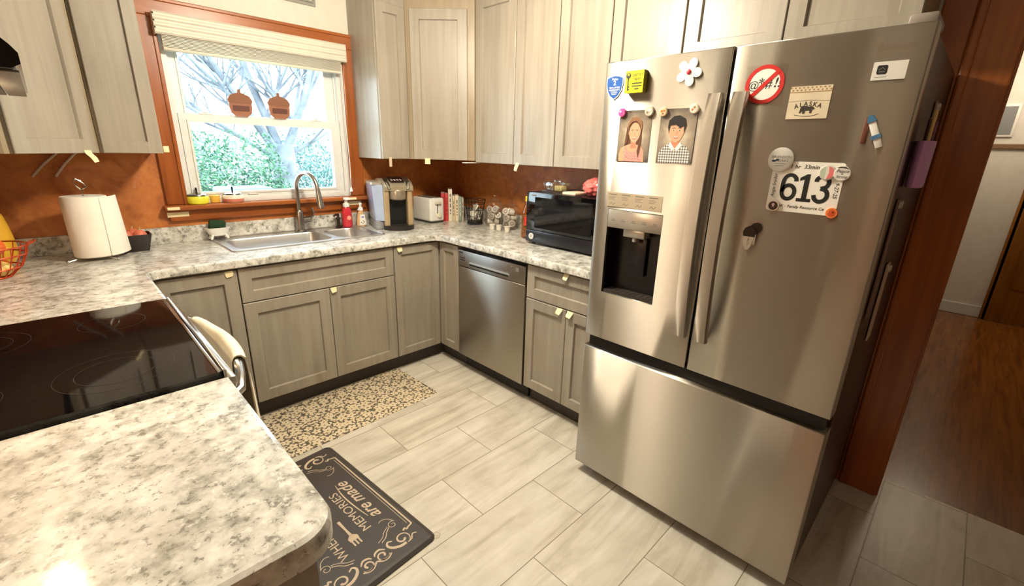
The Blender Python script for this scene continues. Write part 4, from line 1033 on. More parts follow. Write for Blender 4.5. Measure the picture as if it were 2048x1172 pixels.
# ------------------------------------------------------------------ refrigerator
FX = -.885; FY0, FYm, FY1 = -2.051, -2.506, -2.961
t = thing('refrigerator', 'stainless steel french door refrigerator with water dispenser and freezer drawer', 'refrigerator', (-.45, -2.506, 0))
mb = MB(); mb.box(-.80, FY1+.004, .055, -.03, FY0-.004, 1.765); mb.build('cabinet_body', plain((62, 50, 46), .35, .3), t, world=True)
def fr_door(name, y0, y1, z0, z1, hole=None):
    """door slab; its front is very slightly bowed"""
    mb = MB(); ya, yb = -y0, -y1   # right axis = -y
    N_ = 10; O = Vector((FX, 0, 0))
    xs = [ya+.004+(yb-ya-.008)*i/N_ for i in range(N_+1)]
    if hole: xs = sorted(set([x for x in xs if all(abs(x-h) > .012 for h in (hole[0], hole[2]))]+[hole[0], hole[2]]))
    zs = [z0+.004, z1-.004] if not hole else [z0+.004, hole[1], hole[3], z1-.004]
    def bow(x): return -.004*(1-((x-(ya+yb)/2)/((yb-ya)/2))**2)+.004
    vs = {}; V = []; F = []
    def vid(p):
        k = tuple(round(q, 5) for q in p)
        if k not in vs: vs[k] = len(V); V.append(p)
        return vs[k]
    for j in range(len(zs)-1):
        for i in range(len(xs)-1):
            if hole and hole[0]-1e-6 <= xs[i] and xs[i+1] <= hole[2]+1e-6 and abs(zs[j]-hole[1]) < 1e-6: continue
            F.append([vid((FX-.004+bow(x), -x, z)) for x, z in ((xs[i], zs[j]), (xs[i+1], zs[j]), (xs[i+1], zs[j+1]), (xs[i], zs[j+1]))])
    # rounded rim to the sides
    rim = [(xs[k], zs[0]) for k in range(len(xs))]+[(xs[-1], z) for z in zs[1:]]+[(x, zs[-1]) for x in xs[::-1][1:]]+[(xs[0], z) for z in zs[::-1][1:-1]]
    cx, cz = (ya+yb)/2, (z0+z1)/2; n = len(rim); prev = [vid((FX-.004+bow(x), -x, z)) for x, z in rim]
    for d_, e in ((.0015, .003), (.005, .004), (.075, .004)):
        cur = []
        for x, z in rim:
            x2 = x+(e if abs(x-xs[-1]) < 1e-6 else (-e if abs(x-xs[0]) < 1e-6 else 0)); z2 = z+(e if abs(z-zs[-1]) < 1e-6 else (-e if abs(z-zs[0]) < 1e-6 else 0))
            V.append((FX+bow(x)*0+d_, -x2, z2)); cur.append(len(V)-1)
        for i in range(n): F.append([prev[i], cur[i], cur[(i+1) % n], prev[(i+1) % n]])
        prev = cur
    F.append(prev[::-1])
    if hole:
        a_, b_, c_, d_ = hole; q = [(a_, b_), (c_, b_), (c_, d_), (a_, d_)]
        f_ = [vid((FX-.004+bow(x), -x, z)) for x, z in q]; k_ = []
        for x, z in q: V.append((FX+.006, -x, z)); k_.append(len(V)-1)
        for i in range(4): F.append([f_[i], f_[(i+1) % 4], k_[(i+1) % 4], k_[i]])
    mb.add(V, F); return mb.build(name, STEEL, t, world=True, sharp=50, recalc=True)
Hh = (2.115, .917, 2.347, 1.256)
dl = fr_door('door', FY0, FYm+.004, .711, 1.777, Hh)
dr = fr_door('door', FYm-.004, FY1, .711, 1.777)
fz = fr_door('freezer_drawer', FY0, FY1, .055, .66)
mb = MB(); mb.box(-.86, FY1+.01, .655, -.80, FY0-.01, .715); mb.build('drawer_grip', BLACK, t, world=True)
mb = MB(); mb.box(-.865, FYm-.006, .71, -.80, FYm+.006, 1.77); mb.build('centre_seal', BLACKM, t, world=True)
mb = MB(); mb.box(-.835, FY1+.02, .012, -.78, FY0-.02, .056); mb.build('toe_grille', plain((74, 66, 56), .5), t, world=True)
mb = MB(); mb.box(-.87, FY1+.06, 1.777, -.72, FY1+.004, 1.80, 0, .006); mb.build('hinge_cover', plain((150, 140, 132), .4), t, world=True)
for x in (-.8, -.1):
    for y in (FY0-.06, FY1+.06):
        mb = MB(); mb.cyl((x, y, 0), (x, y, .056), .018); mb.build('foot', BLACK, t, world=True)
# door handles, bowed bars
for yc, par in ((-2.482, dl), (-2.556, dr)):
    mb = MB(); P_ = []; K = 16
    for i in range(K+1):
        s_ = i/K; z = 1.645-s_*.80; P_.append((-.918-.032*math.sin(PI*s_)**.8, z))
    vs = []; w_ = .0215
    for x, z in P_:
        vs += [(x-.011, yc+w_*.86, z), (x-.011, yc-w_*.86, z), (x-.005, yc-w_, z), (x+.009, yc-w_, z), (x+.009, yc+w_, z), (x-.005, yc+w_, z)]
    fs = [(6*i+j, 6*i+(j+1) % 6, 6*i+6+(j+1) % 6, 6*i+6+j) for i in range(K) for j in range(6)]+[(5, 4, 3, 2, 1, 0), tuple(6*K+j for j in range(6))]
    mb.add(vs, fs)
    for z in (1.625, .865): mb.box(-.92, yc-.012, z-.018, FX+.003, yc+.012, z+.018)
    mb.build('handle', STEEL, par, world=True)
# dispenser
FF = ((FX, 0, 0), (0, -1, 0), (0, 0, 1))
mb = MB()
a_, b_, c_, d_ = Hh
mb.box(FX+.004, -c_, b_, FX+.072, -a_, b_+.004); mb.box(FX+.066, -c_, b_, FX+.072, -a_, d_); mb.box(FX+.004, -a_-.004, b_, FX+.072, -a_, d_); mb.box(FX+.004, -c_, b_, FX+.072, -c_+.004, d_)
mb.box(FX+.004, -c_, d_-.004, FX+.072, -a_, d_)
dp = mb.build('dispenser_recess', plain((14, 13, 18), .3), dl, world=True)
mb = MB(); mb.box(FX-.003, -c_+.001, 1.185, FX+.06, -a_-.001, d_-.001, 0, .003); cp = mb.build('dispenser_panel', plain((198, 192, 180), .3, .7), dl, world=True)
mb = MB()
for i in range(5):
    x = a_+.028+i*.044
    mb.sheet(rectp(x-.010, 1.212, x+.010, 1.215), .0036, FF, 0); mb.sheet(rectp(x-.007, 1.218, x+.006, 1.2205), .0036, FF, 0)
mb.build('panel_marks', GRAYINK, cp, world=True)
mb = MB(); mb.box(FX+.006, -c_+.07, 1.155, FX+.05, -a_-.07, 1.186, 0, .004); mb.cyl((FX+.02, -(a_+c_)/2, 1.14), (FX+.02, -(a_+c_)/2, 1.156), .01); mb.build('nozzle', plain((190, 186, 176), .3, .6), dl, world=True)
mb = MB(); mb.box(FX+.05, -c_+.08, 1.0, FX+.06, -a_-.08, 1.15, 0, .003); mb.build('paddle', plain((30, 28, 36), .3), dl, world=True)
mb = MB(); mb.box(FX+.004, -c_+.006, b_+.004, FX+.064, -a_-.006, b_+.012)
for i in range(9): mb.box(FX+.008, -a_-.03-i*.022, b_+.012, FX+.06, -a_-.036-i*.022, b_+.0135)
mb.build('drip_grate', plain((70, 64, 58), .35, .4), dl, world=True)

# ------------------------------------------------------------------ magnets, photos and papers on the refrigerator
def mag(name, label, cat, y, z, group=None, d=.0): return thing(name, label, cat, (FX-.0042-d, y, z), -PI/2, group)
F = ((0, 0, 0), (1, 0, 0), (0, 0, 1))   # right = toward the far door edge, up; front = local -y
BLUE = plain((30, 84, 160), .35)
t = mag('warranty_sticker', 'blue shield shaped warranty sticker at the top corner of the door', 'sticker', -2.096, 1.692)
sh = [(0, -.04), (.016, -.03), (.028, -.012), (.032, .01), (.032, .028), (.018, .033), (0, .036), (-.018, .033), (-.032, .028), (-.032, .01), (-.028, -.012), (-.016, -.03)]
mb = MB(); mb.prism([(a*1.1, b*1.1) for a, b in sh], 0, .0006, F, 0); mb.prism(sh, .0006, .0011, F, 1)
mb.text('Midea', .0014, F, 0, .025, .011, 0); mb.text('2', .0014, F, 0, .012, .022, 0, .02); mb.text('YEAR LIMITED', .0014, F, 0, -.003, .0075, 0, .01); mb.text('WARRANTY', .0014, F, 0, -.011, .0085, 0, .01)
for k in range(3): mb.sheet(rectp(-.014+.002*k, -.018-.004*k, .014-.002*k, -.0165-.004*k), .0014, F, 0)
mb.build('print', [WHITE, BLUE], t)
t = mag('boxed_magnet', 'thick yellow boxed magnet with a printed key', 'magnet', -2.19, 1.70)
YEL = plain((240, 226, 20), .4)
mb = MB(); mb.box(-.036, -.024, -.036, .036, 0, .036, 0, .0015); mb.build('box', plain((120, 112, 14), .5), t)
mb = MB(); mb.prism(rectp(-.0356, -.0356, .0356, .0356), .024, .0248, F, 0); fc = mb.build('face', YEL, t)
mb = MB(); h = .0253
mb.text("DON'T PUT", h, F, .0115, .02, .0125, 0, .008, 0, .62); mb.text('THE KEY', h, F, .0115, .007, .0125, 0, .008, 0, .62)
for k, w_ in enumerate((.019, .019, .008)): mb.sheet(rectp(.0115-w_, -.007-.009*k, .0115+w_, -.0035-.009*k), h, F, 0)
mb.sheet(circ(.0095, 20, -.0235, .02), h, F, 0); mb.sheet(circ(.004, 12, -.0235, .023), h+.0003, F, 1); mb.sheet(rectp(-.0258, -.028, -.0212, .012), h, F, 0)
for z in (-.026, -.018): mb.sheet(rectp(-.0212, z, -.017, z+.004), h, F, 0)
mb.build('print', [INK, YEL], fc)
t = mag('flower_magnet', 'white five petal flower magnet with a pink centre', 'magnet', -2.374, 1.717)
mb = MB(); P_ = []
for i in range(80):
    a_ = 2*PI*i/80; r_ = .019+.024*abs(math.cos(2.5*(a_+PI/2-.2)))**.7; P_.append((r_*math.cos(a_), r_*math.sin(a_)))
mb.prism(P_, 0, .005, F, 0); mb.build('petals', WHITE, t)
mb = MB(); mb.ell((0, -.006, 0), (.008, .004, .008), 0, 14); mb.build('centre', plain((226, 70, 90), .4), t)
# portraits
def m_backdrop():
    t_ = NT('studio_backdrop_print'); p = t_.pos((1, 1, 1), True)
    f = t_.noise(p, 22, 4, .6, .5); ln = t_.n('ShaderNodeVectorMath', operation='LENGTH'); t_.l(p, ln.inputs[0])
    m = t_.math('ADD', t_.math('MULTIPLY', ln.outputs['Value'], 7), t_.math('MULTIPLY', f, .5))
    return t_.set(t_.ramp(m, [(.35, (206, 192, 168)), (.62, (150, 136, 118)), (.95, (78, 70, 66))]), .3)
BACKD = m_backdrop()
SKIN = plain((226, 164, 132), .4); SKIND = plain((200, 132, 104), .4); HAIRB = plain((96, 62, 44), .4); HAIRL = plain((140, 100, 70), .4); HAIRK = plain((26, 22, 22), .4)
PINK = plain((232, 150, 140), .4); LIP = plain((176, 84, 80), .4); EYE = plain((52, 34, 28), .4)
def m_gingham():
    t_ = NT('gingham_shirt_print'); p = t_.pos((1, 1, 1), True); sx = t_.n('ShaderNodeSeparateXYZ'); t_.l(p, sx.inputs[0])
    a = t_.math('GREATER_THAN', t_.math('SINE', t_.math('MULTIPLY', sx.outputs[0], 720)), .1); b = t_.math('GREATER_THAN', t_.math('SINE', t_.math('MULTIPLY', sx.outputs[2], 720)), .1)
    return t_.set(t_.ramp(t_.math('MULTIPLY', t_.math('ADD', a, b), .5), [(.2, (236, 232, 226)), (.55, (150, 146, 146)), (.9, (66, 64, 68))]), .4)
GING = m_gingham()
def lacep():
    t_ = NT('pink_lace_print'); f = t_.noise(t_.pos(), 240, 3, .6)
    return t_.set(t_.ramp(f, [(.4, (214, 120, 116)), (.6, (240, 170, 158))]), .4)
LACE = lacep()
def sm(c, rx, ry, n=26, k=None):
    return [(c[0]+rx*math.cos(2*PI*i/n)*(k(2*PI*i/n) if k else 1), c[1]+ry*math.sin(2*PI*i/n)) for i in range(n)]
def face(mb, cx, cy, rx, ry, h, skin, dark, eye, lip):
    mb.sheet(sm((cx, cy), rx, ry, 28, lambda a: 1-.16*max(0, -math.sin(a))**2), h, F, skin)
    for s_ in (-1, 1):
        mb.sheet(sm((cx+s_*rx*1.0, cy-ry*.02), rx*.14, ry*.2, 12), h-.0001, F, dark)
        mb.sheet(sm((cx+s_*rx*.4, cy+ry*.08), rx*.16, ry*.05, 12), h+.0003, F, 8)
        mb.sheet(sm((cx+s_*rx*.4, cy+ry*.08), rx*.075, ry*.05, 10), h+.0006, F, eye)
        mb.ribbon([(cx+s_*rx*.62, cy+ry*.24), (cx+s_*rx*.4, cy+ry*.3), (cx+s_*rx*.18, cy+ry*.25)], ry*.045, h+.0003, F, eye)
    mb.ribbon([(cx+rx*.04, cy+ry*.05), (cx+rx*.13, cy-ry*.22), (cx-rx*.08, cy-ry*.25)], ry*.05, h+.0003, F, dark)
    mb.sheet([(cx-rx*.42, cy-ry*.42), (cx-rx*.2, cy-ry*.48), (cx, cy-ry*.5), (cx+rx*.2, cy-ry*.48), (cx+rx*.42, cy-ry*.42), (cx+rx*.25, cy-ry*.6), (cx, cy-ry*.66), (cx-rx*.25, cy-ry*.6)], h+.0003, F, lip)
    mb.ribbon([(cx-rx*.3, cy-ry*.475), (cx, cy-ry*.54), (cx+rx*.3, cy-ry*.475)], ry*.06, h+.0006, F, 8)
PM = [BACKD, SKIN, SKIND, HAIRB, HAIRL, HAIRK, PINK, LACE, plain((246, 242, 236), .4), LIP, EYE, GING]
def photo(label, y, z, w_, h_): 
    t = mag('portrait_print', label, 'photograph', y, z, 'school portraits on the refrigerator'); mb = MB(); mb.prism(rectp(-w_/2, -h_/2, w_/2, h_/2), 0, .0008, F, 0); return t, mb
t, mb = photo('school portrait of a person with long brown hair in a pink lace top', -2.196, 1.522, .13, .175)
mb.sheet([(-.022, .05), (-.03, .03), (-.034, -.01), (-.036, -.035), (-.025, -.03), (.025, -.03), (.03, -.02), (.032, .02), (.028, .05), (.01, .062), (-.01, .062)], .0010, F, 3)
mb.sheet([(-.055, -.087), (-.056, -.06), (-.048, -.04), (-.03, -.032), (-.012, -.026), (.014, -.028), (.034, -.034), (.044, -.05), (.048, -.087)], .0013, F, 1)
mb.sheet([(-.034, -.087), (-.034, -.05), (-.028, -.032), (-.022, -.05), (0, -.056), (.018, -.05), (.03, -.034), (.038, -.05), (.04, -.087)], .0016, F, 7)
mb.sheet(rectp(-.010, -.04, .012, -.012), .0018, F, 2)
face(mb, .003, .012, .0225, .034, .002, 1, 2, 10, 9)
mb.sheet([(-.022, .012), (-.021, .036), (-.008, .05), (.008, .051), (.024, .038), (.026, .01), (.032, .03), (.028, .052), (.006, .066), (-.014, .062), (-.028, .04)], .0024, F, 4)
mb.sheet([(.026, .02), (.032, .0), (.03, -.05), (.024, -.075), (.018, -.05), (.024, -.02)], .0022, F, 3); mb.sheet([(-.024, .02), (-.03, 0), (-.034, -.03), (-.026, -.026), (-.021, 0)], .0022, F, 3)
mb.build('print', PM, t)
t, mb = photo('school portrait of a person with short black hair in a checked shirt', -2.357, 1.522, .128, .175)
mb.sheet([(-.056, -.087), (-.056, -.055), (-.044, -.036), (-.02, -.022), (.022, -.022), (.044, -.036), (.055, -.055), (.056, -.087)], .0012, F, 11)
mb.sheet([(-.014, -.01), (.014, -.01), (.016, -.03), (.0, -.045), (-.016, -.03)], .0015, F, 2)
mb.sheet([(-.018, -.018), (-.024, -.03), (-.01, -.046), (0, -.04)], .0018, F, 8); mb.sheet([(.018, -.018), (.024, -.03), (.01, -.046), (0, -.04)], .0018, F, 8)
face(mb, 0, .016, .0255, .036, .002, 1, 2, 10, 9)
mb.sheet([(-.027, .012), (-.024, .034), (-.004, .036), (.012, .026), (.024, .032), (.026, .012), (.032, .034), (.026, .056), (.006, .066), (-.014, .064), (-.03, .05), (-.032, .03)], .0028, F, 5)
mb.build('print', PM, t)
def button(label, y, z, r, col, spots=(), d=.0022, th=.008):
    t = mag('round_magnet', label, 'magnet', y, z, 'round button magnets on the refrigerator', d)
    mb = MB(); mb.lathe([(r, 0), (r, th*.55), (r*.86, th*.9), (r*.5, th), (.0005, th)], n=24, T=Matrix.Rotation(PI/2, 4, 'X')); mb.build('dome', plain(col, .2, 0, .5, .6), t)
    if spots:
        mb = MB()
        for i, (x, z_, rr_, _) in enumerate(spots): mb.prism(circ(rr_, 10, x, z_), th*.8, th*1.05, F, i)
        mb.build('pattern', [plain(c, .4) for *_, c in spots], t)
button('pink round magnet on the corner of the portrait with long hair', -2.141, 1.603, .0155, (232, 90, 160), [(-.004, .003, .004, (250, 190, 220)), (.004, -.004, .003, (180, 40, 110))])
button('clear silver round magnet on the inner corner of the portrait with long hair', -2.25, 1.604, .0175, (196, 186, 170), [(.003, .004, .005, (240, 236, 228)), (-.005, -.004, .004, (120, 110, 100))])
button('orange spotted round magnet on the corner of the portrait with short hair', -2.303, 1.6, .015, (214, 190, 150), [(-.004, .002, .0045, (222, 110, 40)), (.005, .003, .003, (200, 90, 40)), (.001, -.006, .003, (120, 60, 30))])
button('cream patterned round magnet under the handle top on the portrait with short hair', -2.41, 1.606, .0155, (222, 210, 190), [(.002, .004, .004, (150, 130, 110)), (-.004, -.003, .004, (190, 120, 110))])
# instruction film above the dispenser
t = mag('instruction_label', 'thin printed instruction film above the water dispenser', 'label', -2.222, 1.293)
mb = MB(); mb.prism(rectp(-.115, -.027, .115, .027), 0, .0005, F, 0)
for c in range(4):
    x = -.108+c*.057
    mb.sheet(rectp(x, .017, x+.036, .0205), .0007, F, 1)
    for k in range(3): mb.sheet(rectp(x, .009-.005*k, x+.03-.006*((k+c) % 2), .0105-.005*k), .0007, F, 1)
    mb.ribbon([(x+.005, -.02), (x+.014, -.012), (x+.02, -.02), (x+.03, -.011)], .0022, .0007, F, 1)
mb.build('print', [plain((206, 196, 172), .35, .5), plain((120, 112, 98), .6)], t)
# no swearing sign
t = mag('prohibition_sticker', 'round red barred sticker on a clear square beside the far handle', 'sticker', -2.607, 1.664)
mb = MB(); mb.prism(rectp(-.055, -.058, .055, .052), 0, .0006, F, 0); mb.build('clear_backing', DUSTYG, t)
mb = MB(); mb.prism(circ(.052, 44), .0008, .0012, F, 0); h = .0015
mb.text('@', h, F, -.029, -.002, .03, 1); mb.text('*', h, F, -.008, .002, .036, 1, .01); mb.text('#', h, F, .012, .0, .032, 1); mb.text('!!', h, F, .034, .002, .036, 1, .015, .2)
P_ = [(.047*math.cos(2*PI*i/48), .047*math.sin(2*PI*i/48)) for i in range(49)]; mb.ribbon(P_, .0105, h+.0003, F, 2); mb.ribbon([(-.034, -.034), (.034, .034)], .011, h+.0006, F, 2)
mb.build('print', [PAPER, INK, REDM], t)
# ALASKA magnet
t = mag('souvenir_magnet', 'cream notepad magnet printed with a bear and a state name', 'magnet', -2.73, 1.61)
mb = MB(); mb.prism(rectp(-.05, -.042, .05, .042), 0, .003, F, 0); h = .0034
for i, ch in enumerate('ALASKA'):
    x = -.028+i*.0112; mb.text(ch, h, F, x, -.004-(x*x)*7, .0165, 1, .015, 0, .9, rot=-x*10)
bear = [(-.017, -.014), (-.012, -.009), (-.004, -.0085), (.004, -.011), (.010, -.0095), (.017, -.014), (.018, -.018), (.013, -.019), (.012, -.028), (.007, -.028), (.006, -.021), (-.004, -.022), (-.005, -.029), (-.010, -.029), (-.011, -.022), (-.015, -.028), (-.018, -.027)]
mb.sheet(bear, h, F, 1); mb.ribbon([(-.03, -.031), (-.01, -.035), (.012, -.035), (.03, -.03)], .0014, h, F, 1)
for i in range(20):
    x = -.048+i*.005; mb.sheet(circ(.0022, 8, x, .038-(i % 2)*.006), h, F, 2)
mb.sheet(rectp(-.05, .026, .05, .028), h, F, 2); mb.ribbon([(-.05, .003), (0, .006), (.05, .003)], .001, h, F, 3)
mb.build('print', [plain((226, 214, 186), .5), plain((58, 48, 40), .6), plain((170, 130, 84), .6), plain((150, 140, 116), .6)], t)
# white app label, the code square left blank
t = mag('product_label', 'white rectangular label with a black app square near the top edge', 'label', -2.891, 1.676)
mb = MB(); mb.prism(rectp(-.034, -.021, .034, .021), 0, .0006, F, 0); mb.prism(rrect(-.025, -.008, -.004, .013, .004), .0006, .001, F, 1)
mb.ribbon([(-.021, .002), (-.0145, .008), (-.008, .002)], .0016, .0013, F, 2); mb.sheet(rectp(-.021, -.003, -.008, -.001), .0013, F, 2); mb.sheet(rectp(-.028, -.0145, -.003, -.0135), .0009, F, 2)
mb.build('print', [WHITE, INK, GRAYINK], t)
# race bib
t = mag('race_bib', 'white paper race bib printed with a big black number', 'paper', -2.762, 1.383)
bw, bh = .178, .142
mb = MB(); mb.prism(rrect(-bw/2, -bh/2, bw/2, bh/2, .009), 0, .0009, F, 0); h = .0013
mb.text('1 hr  33min', h, F, -.008, .057, .0155, 1, .008, .15)
mb.text('5K - Family Resource Ce', h, F, .002, -.055, .0115, 1, .008, .2)
mb.text('Angie Snyder', h, F, -.077, .002, .0125, 1, .006, .2, rot=PI/2); mb.text('9-27-25', h, F, .078, -.002, .0135, 1, .006, .15, rot=-PI/2)
def six(cx):
    mb.ribbon([(cx+.0205*math.cos(a_)*.92, -.0155+.022*math.sin(a_)) for a_ in [2*PI*i/32 for i in range(33)]], .0125, h, F, 1)
    pts = [(cx-.019, -.016), (cx-.0195, .004), (cx-.0185, .02), (cx-.013, .033), (cx-.002, .039), (cx+.009, .037), (cx+.017, .029), (cx+.0185, .020)]
    mb.ribbon(pts, [.0125, .0125, .0125, .0122, .0115, .0118, .0125, .013], h, F, 1)
def one(cx):
    mb.sheet([(cx-.007, -.034), (cx+.008, -.034), (cx+.008, .044), (cx-.001, .044), (cx-.02, .032), (cx-.02, .022), (cx-.007, .027)], h, F, 1); mb.sheet(rectp(cx-.021, -.043, cx+.021, -.0325), h, F, 1)
def three(cx):
    up = [(cx-.019, .022), (cx-.0175, .031), (cx-.008, .038), (cx+.004, .038), (cx+.014, .030), (cx+.0155, .018), (cx+.010, .007), (cx-.004, .002)]
    dn = [(cx-.004, .002), (cx+.011, -.003), (cx+.0175, -.015), (cx+.0155, -.028), (cx+.006, -.037), (cx-.006, -.038), (cx-.0165, -.030), (cx-.0195, -.019)]
    mb.ribbon(up, .0125, h, F, 1); mb.ribbon(dn, .0125, h+.0002, F, 1)
n0 = len(mb.v); six(-.044); one(.005); three(.052)
for q in mb.v[n0:]: q.x *= .86; q.z = q.z*.88-.001
mb.build('print', [PAPER, INK], t)
def disc(label, y, z, r, base, draw, mats, d=.002, th=.005):
    t = mag('round_magnet', label, 'magnet', y, z, None, d)
    mb = MB(); mb.lathe([(r, 0), (r, th*.7), (r*.93, th), (.0005, th)], n=32, T=Matrix.Rotation(PI/2, 4, 'X')); mb.build('disc', plain(base, .3, 0, .5, .3), t)
    mb = MB(); draw(mb, th+.0006); mb.build('print', mats, t); return t
def bo(mb, h):
    mb.text('BRANDON', h, F, .002, .007, .0105, 0, .005); mb.text('OAKS', h, F, .007, -.003, .011, 0, .005)
    mb.sheet(sm((-.017, -.004), .006, .003), h, F, 1); mb.sheet(sm((-.008, -.001), .005, .003), h, F, 1)
    for k in range(2): mb.sheet(rectp(-.012, -.012-.006*k, .018-.008*k, -.0105-.006*k), h, F, 0)
disc('gray round printed magnet on the upper corner of the race bib', -2.690, 1.458, .034, (214, 212, 206), bo, [plain((140, 140, 140), .6), plain((44, 70, 84), .6)])
def pg(mb, h):
    mb.sheet([(0, -.017), (.012, -.012), (.017, 0), (.012, .012), (.002, .017), (.004, 0)], h, F, 0); mb.sheet([(0, -.017), (.004, 0), (.002, .017), (-.004, .017), (-.004, -.017)], h, F, 1); mb.sheet([(-.004, .017), (-.012, .012), (-.017, 0), (-.012, -.012), (-.004, -.017)], h, F, 2)
disc('green white and pink round magnet at the top of the race bib', -2.812, 1.427, .0195, (214, 206, 196), pg, [plain((224, 120, 120), .5), plain((236, 230, 222), .5), plain((190, 206, 184), .5)], .0022)
def ps(mb, h):
    mb.text('Peace', h, F, 0, .006, .012, 0, .004, .25); mb.text('&', h, F, 0, -.001, .007, 0); mb.text('Strong', h, F, 0, -.0085, .0095, 0, .004, .25)
    mb.sheet([(-.015, .014), (-.006, .018), (.004, .018), (.013, .013), (.016, .017), (.012, .012), (0, .0145)], h, F, 0)
disc('white round magnet with dark script at the upper corner of the race bib', -2.847, 1.427, .0195, (230, 228, 224), ps, [plain((60, 58, 62), .6)], .0062)
def dk(mb, h):
    mb.sheet(circ(.0125, 24), h, F, 0); mb.sheet([(-.005, -.008), (-.002, -.002), (-.005, .005), (0, .008), (.005, .005), (.002, -.002), (.005, -.008), (.001, -.003), (-.001, -.003)], h+.0004, F, 1)
disc('dark brown round magnet with cream rim at the lower corner of the race bib', -2.694, 1.3265, .0165, (226, 214, 196), dk, [plain((50, 30, 30), .5), plain((206, 160, 150), .5)])
def og(mb, h):
    mb.sheet([(-.009, -.004), (-.006, .007), (.003, .010), (.009, .003), (.007, -.007), (-.003, -.009)], h, F, 0); mb.sheet(circ(.0025, 10, .003, .003), h+.0004, F, 1)
disc('orange round magnet at the lower corner of the race bib', -2.843, 1.3205, .0145, (238, 132, 70), og, [plain((214, 84, 36), .5), plain((110, 40, 20), .5)])
# clip magnet
t = mag('clip_magnet', 'black and white clip magnet below the race bib', 'magnet', -2.645, 1.222)
mb = MB(); mb.prism([(-.018, .004), (.016, .004), (.019, .022), (.010, .034), (-.004, .037), (-.015, .030), (-.02, .018)], 0, .012, F, 0); mb.prism([(a_+.012, b_+.004) for a_, b_ in sm((.002, .028), .016, .016, 18)], 0, .008, F, 0); mb.build('clip', plain((34, 30, 14), .35), t)
mb = MB(); mb.prism([(-.018, .004), (-.014, -.02), (-.006, -.036), (.002, -.038), (.010, -.022), (.016, .004)], 0, .013, F, 0); mb.prism(rectp(.014, -.02, .018, .012), .004, .012, F, 0); g_ = mb.build('grip', plain((224, 218, 206), .35), t)
mb = MB(); mb.text('NRLTC', .0135, F, -.0005, -.011, .008, 0, 0, rot=-PI/2); mb.build('print', INK, g_)
# peg figure magnet
t = mag('peg_magnet', 'narrow white and blue clothes peg magnet near the door edge', 'magnet', -2.893, 1.536)
t.rotation_euler = (0, .0, -PI/2)
mb = MB(T=Matrix.Rotation(-.42, 4, 'Y')); mb.box(-.008, -.01, -.045, .008, 0, .03, 0, .002); mb.build('peg', WHITE, t)
mb = MB(T=Matrix.Rotation(-.42, 4, 'Y')); mb.prism([(-.010, .022), (.010, .022), (.006, .038), (-.004, .04)], .001, .012, F, 0); plab(mb.build('cap', plain((70, 120, 160), .5), t), 'blue cap')
mb = MB(T=Matrix.Rotation(-.42, 4, 'Y')); mb.prism(rectp(-.011, -.022, .010, -.012), .0, .012, F, 0); plab(mb.build('band', plain((70, 120, 160), .5), t), 'blue band')
mb = MB(); mb.box(-.026, -.006, -.03, -.014, 0, .034, 0, .002); plab(mb.build('brown_strip', plain((106, 62, 44), .5), t), 'brown strip')
mb = MB()
for k in range(5): mb.ell((.0, 0, 0), (.001, .001, .001), 0, 6) if 0 else None
t = mag('clear_clip', 'clear plastic magnetic clip high near the door edge', 'magnet', -2.897, 1.727)
mb = MB(); mb.box(-.038, -.008, -.007, .038, 0, .007, 0, .003); mb.box(-.04, -.012, -.012, -.028, 0, .012, 0, .003); mb.build('clip', DUSTYG, t)
# on the refrigerator's side: cup, hanging tags
SY = FY1+.004
t = thing('magnetic_cup', 'purple magnetic pen cup on the side of the refrigerator', 'cup', (-.66, SY-.024, 1.392))
mb = MB(); mb.lathe([(.046, 0), (.052, .006), (.054, .06), (.056, .125), (.052, .125), (.048, .01)], n=24, sy=.4); mb.build('cup', plain((196, 148, 210), .4), t)
for i, (x, y, c, hh, lab) in enumerate(((.012, .01, (84, 52, 40), .19, 'brown pen standing in the purple cup'), (-.012, -.008, (212, 186, 130), .21, 'tan pencil standing in the purple cup'), (.008, -.014, (110, 60, 90), .18, 'plum pen standing in the purple cup'))):
    mb = MB(); mb.tube([(-.66+x*.6, SY-.024+y*.3, 1.405), (-.66+x*1.6, SY-.024+y*.6, 1.39+hh*.96), (-.66+x*1.65, SY-.024+y*.62, 1.39+hh)], [.0045, .0045, .0015], 8)
    tag(mb.build('pen', plain(c, .4), None, (-.66, SY-.024, 1.40)), lab, 'pen', 'pens in the purple cup')
for x, z0, z1, c, w_, lab in ((-.7, 1.0, 1.36, (120, 92, 84), .05, 'long dark strap hanging on the side of the refrigerator below the cup'), (-.5, .87, 1.14, (196, 170, 150), .06, 'pale paper tag hanging low on the side of the refrigerator'), (-.42, 1.45, 1.64, (150, 128, 104), .05, 'beige paper slip on the side of the refrigerator above the cup')):
    r = thing('hanging_tag', lab, 'tag', (x, SY-.002, z0))
    mb = MB(); mb.box(-w_/2, -.006, 0, w_/2, -.001, z1-z0, 0, .001); mb.build('strip', plain(c, .5), r)
    mb = MB(); mb.lathe([(.012, 0), (.012, .005), (.009, .008)], n=14, T=Matrix.Translation((0, -.006, z1-z0-.016)) @ Matrix.Rotation(PI/2, 4, 'X')); mb.build('hook_magnet', plain((200, 196, 190), .3, .6), r)

